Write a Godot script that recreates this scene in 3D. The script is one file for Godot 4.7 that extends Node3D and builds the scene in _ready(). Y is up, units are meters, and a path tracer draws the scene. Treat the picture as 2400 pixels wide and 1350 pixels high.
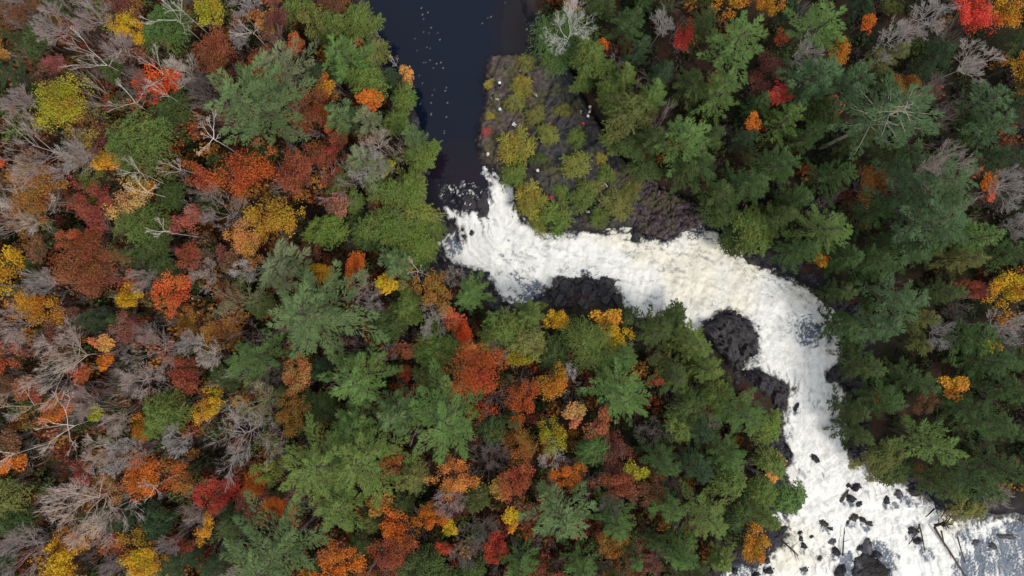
extends Node3D
# An autumn forest seen from straight above: a dark river drops over a rock lip into white rapids.
# Metres; x to the right, z down the picture, y up. The pool lies at y = 0.

const EYE := 100.0

var rng := RandomNumberGenerator.new()
var mats := {}
var shapes := {}
var used := {}
var fine := FastNoiseLite.new()
var broad := FastNoiseLite.new()
var joints := FastNoiseLite.new()
var streak := FastNoiseLite.new()
var water_far: Image
var foam_far: Image
var shelf_far: Image
var kinds_built := {}

# outlines on the ground, in metres
var WATER := PackedVector2Array([Vector2(-22.1, -73.0), Vector2(-22.1, -47.0), Vector2(-21.3, -42.3), Vector2(-20.7, -37.7), Vector2(-19.7, -35.0), Vector2(-16.0, -32.3), Vector2(-15.0, -28.3), Vector2(-14.0, -25.7), Vector2(-13.0, -23.0), Vector2(-12.5, -19.7), Vector2(-13.2, -17.0), Vector2(-13.9, -14.4), Vector2(-13.3, -10.4), Vector2(-12.1, -7.7), Vector2(-11.6, -5.0), Vector2(-10.4, -4.4), Vector2(-8.4, -3.7), Vector2(-6.0, -3.2), Vector2(-4.0, -2.4), Vector2(-3.0, -1.0), Vector2(-2.6, 0.7), Vector2(-1.0, 2.0), Vector2(1.0, 2.2), Vector2(3.4, 1.7), Vector2(6.1, 0.3), Vector2(6.7, -1.0), Vector2(7.5, -1.5), Vector2(10.1, -1.3), Vector2(11.8, -1.7), Vector2(13.5, -1.3), Vector2(14.8, -1.8), Vector2(16.2, -1.0), Vector2(16.6, 0.3), Vector2(17.2, 1.7), Vector2(17.9, 3.4), Vector2(18.9, 4.4), Vector2(20.3, 4.7), Vector2(23.0, 4.9), Vector2(25.4, 5.2), Vector2(27.5, 5.9), Vector2(28.6, 6.8), Vector2(29.6, 7.1), Vector2(30.7, 5.5), Vector2(32.6, 4.3), Vector2(34.0, 3.5), Vector2(35.3, 3.9), Vector2(37.0, 4.8), Vector2(38.4, 6.1), Vector2(39.4, 8.2), Vector2(39.1, 9.2), Vector2(38.8, 10.5), Vector2(37.1, 11.8), Vector2(36.9, 12.7), Vector2(39.5, 13.1), Vector2(41.5, 14.3), Vector2(43.2, 15.0), Vector2(44.3, 16.0), Vector2(44.1, 17.4), Vector2(43.6, 19.4), Vector2(43.5, 22.2), Vector2(43.0, 23.2), Vector2(43.9, 24.6), Vector2(44.6, 26.3), Vector2(44.5, 28.0), Vector2(43.7, 29.1), Vector2(44.5, 31.2), Vector2(45.7, 34.6), Vector2(44.6, 36.4), Vector2(41.5, 35.9), Vector2(41.6, 36.7), Vector2(43.9, 38.0), Vector2(44.1, 40.2), Vector2(43.3, 41.2), Vector2(42.2, 42.2), Vector2(41.2, 44.3), Vector2(38.4, 44.6), Vector2(35.7, 44.6), Vector2(34.3, 45.3), Vector2(32.9, 49.7), Vector2(32.9, 56.6), Vector2(87.9, 56.6), Vector2(87.8, 37.1), Vector2(82.3, 36.8), Vector2(77.5, 36.8), Vector2(74.1, 36.2), Vector2(71.4, 37.1), Vector2(68.6, 35.3), Vector2(65.1, 32.5), Vector2(62.3, 31.2), Vector2(59.6, 30.5), Vector2(57.5, 28.9), Vector2(55.4, 27.8), Vector2(54.1, 26.3), Vector2(53.8, 23.6), Vector2(53.9, 21.5), Vector2(53.5, 19.4), Vector2(53.7, 17.4), Vector2(52.6, 15.7), Vector2(52.1, 15.1), Vector2(50.5, 14.6), Vector2(50.4, 13.6), Vector2(51.0, 12.7), Vector2(52.2, 11.9), Vector2(52.7, 10.2), Vector2(53.4, 8.8), Vector2(52.6, 6.5), Vector2(52.4, 4.4), Vector2(51.0, 3.4), Vector2(50.0, 2.7), Vector2(48.6, 1.0), Vector2(47.3, 0.3), Vector2(44.2, -1.7), Vector2(42.8, -2.0), Vector2(41.8, -2.7), Vector2(39.1, -3.4), Vector2(37.5, -4.1), Vector2(37.0, -6.8), Vector2(35.3, -7.1), Vector2(33.3, -8.1), Vector2(32.9, -9.2), Vector2(31.2, -9.8), Vector2(29.2, -9.5), Vector2(27.1, -8.8), Vector2(25.7, -8.1), Vector2(23.3, -7.4), Vector2(21.6, -7.8), Vector2(20.6, -8.8), Vector2(20.3, -7.8), Vector2(19.3, -7.1), Vector2(18.8, -8.8), Vector2(18.9, -9.8), Vector2(16.2, -9.4), Vector2(13.5, -8.8), Vector2(12.1, -9.4), Vector2(10.1, -9.1), Vector2(7.4, -8.7), Vector2(5.4, -8.7), Vector2(4.0, -9.4), Vector2(3.0, -10.4), Vector2(1.3, -11.4), Vector2(0.7, -12.4), Vector2(0.0, -13.7), Vector2(0.3, -15.7), Vector2(-1.3, -16.3), Vector2(-2.3, -18.0), Vector2(-3.7, -18.7), Vector2(-5.2, -19.3), Vector2(-5.9, -20.7), Vector2(-5.9, -23.0), Vector2(-5.3, -25.0), Vector2(-4.7, -29.0), Vector2(-4.3, -33.0), Vector2(-3.7, -36.0), Vector2(-2.3, -36.9), Vector2(2.7, -36.5), Vector2(6.7, -36.6), Vector2(8.7, -36.9), Vector2(7.3, -37.7), Vector2(5.0, -38.7), Vector2(2.7, -40.3), Vector2(1.7, -42.3), Vector2(0.0, -47.0), Vector2(0.0, -73.0)])
var FOAM := PackedVector2Array([Vector2(-11.4, -7.7), Vector2(-11.1, -5.7), Vector2(-10.4, -4.4), Vector2(-8.4, -3.7), Vector2(-6.0, -3.2), Vector2(-4.0, -2.4), Vector2(-3.0, -1.0), Vector2(-2.6, 0.7), Vector2(-1.0, 2.0), Vector2(1.0, 2.2), Vector2(3.4, 1.7), Vector2(6.1, 0.3), Vector2(6.7, -1.0), Vector2(7.5, -1.5), Vector2(10.1, -1.3), Vector2(11.8, -1.7), Vector2(13.5, -1.3), Vector2(14.8, -1.8), Vector2(16.2, -1.0), Vector2(16.6, 0.3), Vector2(17.2, 1.7), Vector2(17.9, 3.4), Vector2(18.9, 4.4), Vector2(20.3, 4.7), Vector2(23.0, 4.9), Vector2(25.4, 5.2), Vector2(27.5, 5.9), Vector2(28.6, 6.8), Vector2(29.6, 7.1), Vector2(30.7, 5.5), Vector2(32.6, 4.3), Vector2(34.0, 3.5), Vector2(35.3, 3.9), Vector2(37.0, 4.8), Vector2(38.4, 6.1), Vector2(39.4, 8.2), Vector2(39.1, 9.2), Vector2(38.8, 10.5), Vector2(37.1, 11.8), Vector2(36.9, 12.7), Vector2(39.5, 13.1), Vector2(41.5, 14.3), Vector2(43.2, 15.0), Vector2(44.3, 16.0), Vector2(44.1, 17.4), Vector2(43.6, 19.4), Vector2(43.5, 22.2), Vector2(43.0, 23.2), Vector2(43.9, 24.6), Vector2(44.6, 26.3), Vector2(44.5, 28.0), Vector2(43.7, 29.1), Vector2(44.5, 31.2), Vector2(45.7, 34.6), Vector2(44.6, 36.4), Vector2(41.5, 35.9), Vector2(41.6, 36.7), Vector2(43.9, 38.0), Vector2(44.1, 40.2), Vector2(43.3, 41.2), Vector2(42.2, 42.2), Vector2(41.2, 44.3), Vector2(38.4, 44.6), Vector2(35.7, 44.6), Vector2(34.3, 45.3), Vector2(32.9, 49.7), Vector2(32.9, 56.6), Vector2(87.9, 56.6), Vector2(87.8, 37.1), Vector2(82.3, 36.8), Vector2(77.5, 36.8), Vector2(74.1, 36.2), Vector2(71.4, 37.1), Vector2(68.6, 35.3), Vector2(65.1, 32.5), Vector2(62.3, 31.2), Vector2(59.6, 30.5), Vector2(57.5, 28.9), Vector2(55.4, 27.8), Vector2(54.1, 26.3), Vector2(53.8, 23.6), Vector2(53.9, 21.5), Vector2(53.5, 19.4), Vector2(53.7, 17.4), Vector2(52.6, 15.7), Vector2(52.1, 15.1), Vector2(50.5, 14.6), Vector2(50.4, 13.6), Vector2(51.0, 12.7), Vector2(52.2, 11.9), Vector2(52.7, 10.2), Vector2(53.4, 8.8), Vector2(52.6, 6.5), Vector2(52.4, 4.4), Vector2(51.0, 3.4), Vector2(50.0, 2.7), Vector2(48.6, 1.0), Vector2(47.3, 0.3), Vector2(44.2, -1.7), Vector2(42.8, -2.0), Vector2(41.8, -2.7), Vector2(39.1, -3.4), Vector2(37.5, -4.1), Vector2(37.0, -6.8), Vector2(35.3, -7.1), Vector2(33.3, -8.1), Vector2(32.9, -9.2), Vector2(31.2, -9.8), Vector2(29.2, -9.5), Vector2(27.1, -8.8), Vector2(25.7, -8.1), Vector2(23.3, -7.4), Vector2(21.6, -7.8), Vector2(20.6, -8.8), Vector2(20.3, -7.8), Vector2(19.3, -7.1), Vector2(18.8, -8.8), Vector2(18.9, -9.8), Vector2(16.2, -9.4), Vector2(13.5, -8.8), Vector2(12.1, -9.4), Vector2(10.1, -9.1), Vector2(7.4, -8.7), Vector2(5.4, -8.7), Vector2(4.0, -9.4), Vector2(3.0, -10.4), Vector2(1.3, -11.4), Vector2(0.7, -12.4), Vector2(0.0, -13.7), Vector2(0.3, -15.7), Vector2(-1.3, -16.3), Vector2(-2.3, -18.0), Vector2(-3.7, -18.7), Vector2(-5.2, -19.3), Vector2(-4.3, -18.2), Vector2(-3.9, -16.9), Vector2(-3.9, -15.4), Vector2(-3.7, -14.1), Vector2(-3.9, -12.9), Vector2(-4.1, -11.8), Vector2(-3.9, -11.0), Vector2(-4.7, -11.4), Vector2(-5.9, -11.8), Vector2(-7.4, -12.0), Vector2(-9.0, -12.3), Vector2(-10.7, -12.5), Vector2(-9.9, -11.4), Vector2(-8.9, -10.1), Vector2(-8.1, -8.9), Vector2(-7.5, -8.0), Vector2(-9.4, -8.7), Vector2(-10.8, -8.5)])
var SHELF := PackedVector2Array([Vector2(-4.0, -36.1), Vector2(-2.3, -37.0), Vector2(2.7, -36.7), Vector2(6.7, -37.1), Vector2(9.3, -35.0), Vector2(11.0, -31.7), Vector2(12.3, -28.3), Vector2(15.0, -24.3), Vector2(16.7, -21.7), Vector2(19.7, -18.3), Vector2(23.0, -16.3), Vector2(27.9, -14.4), Vector2(31.5, -11.9), Vector2(33.3, -8.6), Vector2(30.9, -9.7), Vector2(28.8, -9.4), Vector2(25.7, -7.9), Vector2(23.3, -7.4), Vector2(21.3, -7.8), Vector2(18.9, -9.4), Vector2(16.2, -9.2), Vector2(13.5, -8.6), Vector2(9.8, -9.0), Vector2(6.7, -8.6), Vector2(4.2, -9.2), Vector2(1.0, -11.6), Vector2(0.0, -13.9), Vector2(0.3, -15.7), Vector2(-1.5, -16.3), Vector2(-3.3, -18.7), Vector2(-5.2, -19.4), Vector2(-5.9, -20.7), Vector2(-6.0, -23.0), Vector2(-5.5, -25.0), Vector2(-4.7, -29.0), Vector2(-4.5, -33.0)])
# places where the foam is thin: x, z, radius, how much of it is left
var THIN := [[-9.3, -6.9, 2.4, 0.50], [3.0, -2.4, 1.3, 0.62], [1.0, -0.2, 2.7, 0.62], [3.7, 0.3, 2.7, 0.55], [6.1, 2.0, 2.0, 0.25], [47.1, 7.0, 3.1, 0.52], [48.1, 6.3, 1.2, 0.32], [51.6, 18.5, 1.3, 0.42], [-6.3, -8.7, 0.5, 0.30], [53.9, 43.7, 1.5, 0.12], [61.4, 35.0, 1.1, 0.42], [65.1, 33.6, 3.1, 0.58], [66.7, 42.6, 1.5, 0.50], [77.6, 42.9, 5.0, 0.42], [73.5, 45.3, 4.0, 0.43], [82.4, 45.7, 5.3, 0.38], [74.1, 38.4, 3.3, 0.52], [81.7, 39.5, 4.0, 0.48], [58.4, 44.3, 4.0, 0.25], [55.6, 45.7, 2.7, 0.20], [46.9, 29.4, 1.5, 0.66], [11.5, -2.4, 0.9, 0.50], [20.6, -7.8, 1.7, 0.50], [24.4, -8.3, 2.0, 0.50], [29.8, -8.8, 3.0, 0.62], [43.7, 23.6, 1.1, 0.50], [50.0, 1.7, 2.7, 0.75], [38.8, 11.9, 1.5, 0.62], [41.9, 14.0, 1.3, 0.60], [37.1, 45.0, 3.3, 0.45], [49.4, 42.9, 1.5, 0.70], [40.5, -4.1, 1.5, 0.60], [9.4, -9.1, 2.0, 0.62], [40.8, 1.7, 4.0, 0.85], [0.0, -7.7, 4.0, 0.90], [-11.4, -5.7, 1.3, 0.60], [43.8, 27.8, 1.4, 0.60], [48.5, 27.9, 1.2, 0.60], [53.9, 32.2, 0.6, 0.60], [55.0, 32.7, 1.1, 0.60], [53.2, 34.6, 0.5, 0.60], [54.4, 34.5, 1.0, 0.60], [55.6, 35.3, 0.6, 0.60], [54.8, 37.6, 1.2, 0.60], [56.2, 37.8, 0.7, 0.60], [57.2, 38.4, 0.9, 0.60], [53.8, 37.9, 0.6, 0.60], [60.0, 34.8, 0.8, 0.60], [62.0, 33.9, 0.9, 0.60], [64.8, 33.7, 1.7, 0.60], [45.3, 19.8, 0.6, 0.60], [50.0, 38.5, 1.1, 0.60], [51.1, 39.1, 0.7, 0.60], [46.1, 39.6, 0.7, 0.60], [46.3, 40.8, 0.8, 0.60], [46.8, 42.2, 0.8, 0.60], [48.0, 40.3, 0.5, 0.60], [51.4, 41.4, 1.1, 0.60], [51.9, 43.2, 1.0, 0.60], [46.8, 45.7, 0.9, 0.60], [49.4, 43.9, 0.6, 0.60], [56.9, 42.8, 1.4, 0.60], [58.5, 43.6, 1.0, 0.60], [55.8, 42.3, 0.6, 0.60], [52.7, 46.5, 1.5, 0.60], [55.5, 45.0, 1.2, 0.60], [41.1, 46.1, 1.1, 0.60], [39.1, 46.6, 1.0, 0.60], [35.7, 46.0, 0.8, 0.60], [64.3, 39.8, 1.2, 0.60], [65.1, 41.3, 0.8, 0.60], [74.4, 41.5, 1.1, 0.60], [77.1, 42.2, 0.8, 0.60], [79.5, 40.5, 2.0, 0.60]]
# the eye of the eddy, and runnels of foam over the rock lip: x, z, radius, how much of it there is
var EDDY := Vector2(47.5, 6.9)
# the middle of the rapids, from the chute to the boulder field
var FLOW := PackedVector2Array([Vector2(-5.0, -18.7), Vector2(-2.0, -13.7), Vector2(-1.3, -9.1), Vector2(6.7, -5.4), Vector2(18.9, -4.4), Vector2(29.8, -2.4), Vector2(40.1, 2.4), Vector2(46.9, 7.8), Vector2(48.3, 14.0), Vector2(48.4, 20.8), Vector2(49.6, 27.7), Vector2(54.2, 34.6), Vector2(58.4, 47.0)])
var RUNNELS := [[-9.2, -14.9, 1.7, 0.45], [-7.7, -13.4, 1.7, 0.50], [-6.1, -14.9, 1.5, 0.40], [-10.1, -15.7, 0.9, 0.50], [-5.0, -13.7, 1.2, 0.40], [-6.7, -16.3, 1.1, 0.35], [29.8, -9.8, 1.7, 0.45], [32.0, -10.9, 1.3, 0.35], [20.6, -9.5, 0.9, 0.60], [2.7, 2.0, 2.7, 0.50], [0.0, 2.5, 1.3, 0.50], [29.8, 7.5, 1.1, 0.70]]
# leaf colours; deep ones are copies darkened for the darker right half
var TINT := {
	"pine_blue": Color8(101, 122, 76),
	"pine_grey": Color8(122, 130, 93),
	"pine_green": Color8(97, 124, 65),
	"pine_lime": Color8(107, 127, 63),
	"pine_deep": Color8(81, 105, 69),
	"fir_green": Color8(85, 111, 58),
	"fir_dark": Color8(60, 80, 52),
	"cedar": Color8(102, 118, 58),
	"cedar_bright": Color8(108, 126, 58),
	"cedar_dark": Color8(78, 92, 50),
	"fir_deep": Color8(70, 93, 50),
	"olive_deep": Color8(100, 104, 56),
	"pine_limed": Color8(97, 120, 61),
	"duskrose": Color8(170, 84, 82),
	"salmon": Color8(186, 116, 86),
	"olive": Color8(122, 122, 66),
	"olive_bright": Color8(130, 136, 66),
	"olivegold": Color8(150, 140, 60),
	"green_twig": Color8(150, 146, 110),
	"yellow": Color8(206, 164, 42),
	"yellowgreen": Color8(166, 158, 48),
	"gold": Color8(196, 138, 46),
	"ochre": Color8(164, 118, 58),
	"ochreyellow": Color8(182, 140, 50),
	"paleyellow": Color8(200, 164, 98),
	"paleochre": Color8(188, 136, 80),
	"paleorange": Color8(212, 150, 82),
	"lightorange": Color8(216, 142, 72),
	"orange": Color8(206, 114, 44),
	"orangepink": Color8(214, 110, 58),
	"flame": Color8(222, 96, 44),
	"redorange": Color8(178, 96, 60),
	"rustorange": Color8(176, 86, 44),
	"rust": Color8(146, 86, 56),
	"redrust": Color8(152, 82, 58),
	"rustdark": Color8(116, 80, 58),
	"red": Color8(184, 74, 58),
	"scarlet": Color8(220, 78, 62),
	"crimson": Color8(152, 80, 64),
	"duskred": Color8(120, 78, 66),
	"duskpink": Color8(150, 98, 84),
	"grey_twig": Color8(176, 168, 164),
	"purple_twig": Color8(168, 152, 148),
	"pink_twig": Color8(186, 170, 160),
	"pale_twig": Color8(198, 186, 176),
	"white_twig": Color8(212, 206, 204),
	"dark_twig": Color8(124, 114, 110),
	"white_bark": Color8(208, 198, 188),
	"bark": Color8(96, 82, 72),
	"conifer_bark": Color8(96, 84, 74),
	"half_bark": Color8(150, 144, 128),
	"rock_wet": Color8(58, 56, 61),
	"rock_grey": Color8(104, 101, 108),
	"rock_brownwet": Color8(84, 78, 70),
	"rock_ledge": Color8(64, 61, 65),
	"rock_dome": Color8(72, 68, 71),
	"driftwood": Color8(78, 68, 62),
	"palewood": Color8(176, 168, 156),
	"blackwood": Color8(52, 48, 44),
	"skin": Color8(206, 160, 132),
	"cloth_navy": Color8(34, 36, 62),
	"cloth_black": Color8(30, 30, 34),
	"cloth_purple": Color8(110, 84, 150),
	"cloth_lilac": Color8(196, 176, 214),
	"cloth_teal": Color8(84, 196, 196),
	"cloth_white": Color8(236, 236, 238),
	"cloth_paleg": Color8(186, 188, 190),
	"cloth_grey": Color8(140, 142, 146),
	"cloth_red": Color8(186, 44, 52),
	"cloth_cream": Color8(222, 208, 184),
	"cloth_brown": Color8(86, 68, 56),
	"cloth_straw": Color8(170, 140, 96),
}


# ------------------------------------------------------------------ helpers
func numbered(called: String) -> String:
	used[called] = used.get(called, -1) + 1
	return called if used[called] == 0 else "%s_%03d" % [called, used[called]]

func tag(o: Node3D, label: String, category := "", group := "", kind := "") -> void:
	if label: o.set_meta("label", label)
	if category: o.set_meta("category", category)
	if group: o.set_meta("group", group)
	if kind: o.set_meta("kind", kind)

func base(called: String, at: Vector3) -> Node3D:
	var o := Node3D.new()
	o.name = numbered(called)
	add_child(o, true)
	o.position = at
	return o

func put(called: String, m: Mesh, mat: Material, parent: Node3D = null) -> MeshInstance3D:
	var o := MeshInstance3D.new()
	o.name = called if parent else numbered(called)
	o.mesh = m
	o.material_override = mat
	(parent if parent else self).add_child(o, true)
	return o

func mat(called: String, c: Color, rough := 0.85, spec := 0.3, back := 0.0) -> StandardMaterial3D:
	if mats.has(called): return mats[called]
	var m := StandardMaterial3D.new()
	m.resource_name = called
	m.albedo_color = c
	m.roughness = rough
	m.metallic_specular = spec
	m.vertex_color_use_as_albedo = true
	if back > 0.0:
		m.backlight_enabled = true
		m.backlight = Color(back, back, back)
	mats[called] = m
	return m

func leaf_mat(tint: String) -> StandardMaterial3D:
	return mat("leaf_" + tint, TINT[tint], 0.75, 0.28, 0.22)

func bark_mat(tint: String) -> StandardMaterial3D:
	return mat("bark_" + tint, TINT[tint], 0.9, 0.2)

func relief(called: String, scale: float, depth: float, seed_: int) -> NoiseTexture2D:
	if shapes.has(called): return shapes[called]
	var n := FastNoiseLite.new()
	n.seed = seed_
	n.frequency = scale
	n.fractal_octaves = 5
	var t := NoiseTexture2D.new()
	t.width = 512
	t.height = 512
	t.seamless = true
	t.noise = n
	shapes[called] = t
	return t

# a heap of single triangles that becomes one mesh with flat faces
class Heap:
	var v := PackedVector3Array()
	var c := PackedColorArray()
	func tri(a: Vector3, b: Vector3, d: Vector3, k: Color) -> void:
		v.push_back(a); v.push_back(b); v.push_back(d)
		c.push_back(k); c.push_back(k); c.push_back(k)
	func quad(a: Vector3, b: Vector3, d: Vector3, e: Vector3, k: Color) -> void:
		tri(a, b, d, k)
		tri(a, d, e, k)
	func tube(p: PackedVector3Array, r: PackedFloat32Array, sides: int, k: Color) -> void:
		var last := PackedVector3Array()
		for i in p.size():
			var along: Vector3 = (p[mini(i + 1, p.size() - 1)] - p[maxi(i - 1, 0)]).normalized()
			var s := along.cross(Vector3(0.31, 0.2, 0.93)).normalized()
			var u := s.cross(along)
			var ring := PackedVector3Array()
			for j in sides:
				var a := TAU * j / sides
				ring.push_back(p[i] + (s * cos(a) + u * sin(a)) * r[i])
			if i:
				for j in sides:
					var n := (j + 1) % sides
					quad(last[j], ring[j], ring[n], last[n], k)
			last = ring
	func mesh() -> ArrayMesh:
		var a := []
		a.resize(Mesh.ARRAY_MAX)
		a[Mesh.ARRAY_VERTEX] = v
		a[Mesh.ARRAY_COLOR] = c
		var m := ArrayMesh.new()
		m.add_surface_from_arrays(Mesh.PRIMITIVE_TRIANGLES, a)
		return m

# a sheet over a net of grid lines; f(x, z) gives [height, colour] or null for a hole
func sheet(v: PackedVector3Array, c: PackedColorArray, wide: int, keep: PackedByteArray) -> ArrayMesh:
	var deep := v.size() / wide
	var idx := PackedInt32Array()
	for j in deep - 1:
		for i in wide - 1:
			var p := j * wide + i
			if keep.size() and not (keep[p] and keep[p + 1] and keep[p + wide] and keep[p + wide + 1]): continue
			idx.append_array([p, p + 1, p + wide, p + 1, p + wide + 1, p + wide])
	var nor := PackedVector3Array()
	nor.resize(v.size())
	for j in deep:
		for i in wide:
			var p := j * wide + i
			var l := v[p - 1] if i else v[p]
			var r := v[p + 1] if i < wide - 1 else v[p]
			var b := v[p - wide] if j else v[p]
			var t := v[p + wide] if j < deep - 1 else v[p]
			nor[p] = (t - b).cross(r - l).normalized()
	var a := []
	a.resize(Mesh.ARRAY_MAX)
	a[Mesh.ARRAY_VERTEX] = v
	a[Mesh.ARRAY_COLOR] = c
	a[Mesh.ARRAY_NORMAL] = nor
	a[Mesh.ARRAY_INDEX] = idx
	var m := ArrayMesh.new()
	m.add_surface_from_arrays(Mesh.PRIMITIVE_TRIANGLES, a)
	return m

func lin(r: int, g: int, b: int) -> Color:
	return Color(r / 255.0, g / 255.0, b / 255.0).srgb_to_linear()

func around(k: float) -> float:
	return rng.randf_range(-k, k)

func ball() -> Vector3:
	while true:
		var p := Vector3(around(1), around(1), around(1))
		if p.length_squared() < 1.0 and p.length_squared() > 0.01: return p
	return Vector3.UP


# ------------------------------------------------------------------ the lie of the land
# signed distance to an outline (negative inside), on a coarse net that is then refined smoothly
const X0 := -104.0
const Z0 := -84.0
const WIDE := 208
const DEEP := 148

func distance_net(line: PackedVector2Array) -> Image:
	var im := Image.create(WIDE * 1, DEEP * 1, false, Image.FORMAT_RF)
	var n := line.size()
	var lo := line[0]
	var hi := line[0]
	for p in line:
		lo = lo.min(p)
		hi = hi.max(p)
	for j in DEEP:
		for i in WIDE:
			var p := Vector2(X0 + i + 0.5, Z0 + j + 0.5)
			var out := (lo - p).max(p - hi)
			var d := maxf(out.x, out.y)
			if d < 14.0:
				d = 1e9
				for k in n:
					d = minf(d, p.distance_squared_to(Geometry2D.get_closest_point_to_segment(p, line[k], line[(k + 1) % n])))
				d = sqrt(d)
				if Geometry2D.is_point_in_polygon(p, line): d = -d
			im.set_pixel(i, j, Color(d, 0, 0))
	im.resize(WIDE * 4, DEEP * 4, Image.INTERPOLATE_CUBIC)
	return im

func far_from(im: Image, x: float, z: float) -> float:
	var u := clampf((x - X0) * 4.0 - 0.5, 0.0, WIDE * 4 - 2.0)
	var w := clampf((z - Z0) * 4.0 - 0.5, 0.0, DEEP * 4 - 2.0)
	var i := int(u)
	var j := int(w)
	var a := im.get_pixel(i, j).r
	var b := im.get_pixel(i + 1, j).r
	var c := im.get_pixel(i, j + 1).r
	var d := im.get_pixel(i + 1, j + 1).r
	return lerpf(lerpf(a, b, u - i), lerpf(c, d, u - i), w - j)

func water_level(x: float, z: float) -> float:
	return -smoothstep(-17.0, -11.0, z) * (0.8 + 1.2 * smoothstep(-2.0, 43.0, x)) - smoothstep(8.0, 43.0, z)

func ground_height(x: float, z: float) -> float:
	var d := far_from(water_far, x, z)
	var h := water_level(x, z)
	if d < 0.0:
		return h - minf(1.6, -d * 1.2) - 0.15
	var s := far_from(shelf_far, x, z)
	if s < 0.0: return h - 0.15 + 1.3 * smoothstep(0.0, 2.2, d) - 2.6 * smoothstep(0.0, -0.5, s)
	return h - 0.15 + 1.3 * smoothstep(0.0, 2.2, d) + minf(d * 0.07, 3.4) + broad.get_noise_2d(x, z) * minf(d * 0.1, 1.1) + fine.get_noise_2d(x * 2.0, z * 2.0) * 0.35

func build_ground() -> void:
	var xs := PackedFloat32Array()
	for k in [-900, -500, -300, -200, -150, -120]: xs.push_back(k)
	for i in 357: xs.push_back(-98.0 + i * 0.55)
	for k in [105, 120, 150, 200, 300, 500, 900]: xs.push_back(k)
	var zs := PackedFloat32Array()
	for k in [-900, -500, -300, -200, -150, -120, -95, -80, -70]: zs.push_back(k)
	for i in 230: zs.push_back(-63.0 + i * 0.55)
	for k in [70, 80, 100, 150, 200, 300, 500, 900]: zs.push_back(k)
	var v := PackedVector3Array()
	var c := PackedColorArray()
	var rock := lin(56, 52, 56)
	var wet := lin(36, 34, 40)
	var litter := lin(70, 54, 45)
	var russet := lin(76, 56, 46)
	var moss_and_shade := lin(44, 46, 32)  # mossy tone that also paints in the shade of gaps between crowns
	for z in zs:
		for x in xs:
			v.push_back(Vector3(x, ground_height(x, z), z))
			var d := far_from(water_far, x, z)
			var n := broad.get_noise_2d(x * 2.3 + 40.0, z * 2.3)
			var f := fine.get_noise_2d(x * 5.0, z * 5.0)
			var k := litter.lerp(russet, clampf(0.45 + n, 0.0, 1.0)).lerp(moss_and_shade, clampf(0.3 - 1.6 * n + x * 0.01, 0.0, 0.9))  # dark tone rises to the right, painting the shaded gaps into the colour
			k = k.lerp(rock, 1.0 - smoothstep(1.6, 4.0, d + n * 2.0))
			k = k.lerp(wet, 1.0 - smoothstep(0.5, 1.8, d + f))
			c.push_back(k * (1.0 + 0.45 * f))
	var m := mat("forest_floor", Color.WHITE, 0.9, 0.3)
	m.heightmap_enabled = true
	m.heightmap_texture = relief("soil", 0.03, 1.0, 5)
	m.heightmap_scale = 25.0
	m.uv1_triplanar = true
	m.uv1_world_triplanar = true
	m.uv1_scale = Vector3.ONE * 0.22
	tag(put("ground", sheet(v, c, xs.size(), PackedByteArray()), m), "brown and mossy forest floor with painted shade to the right between the trees", "", "", "structure")

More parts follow.
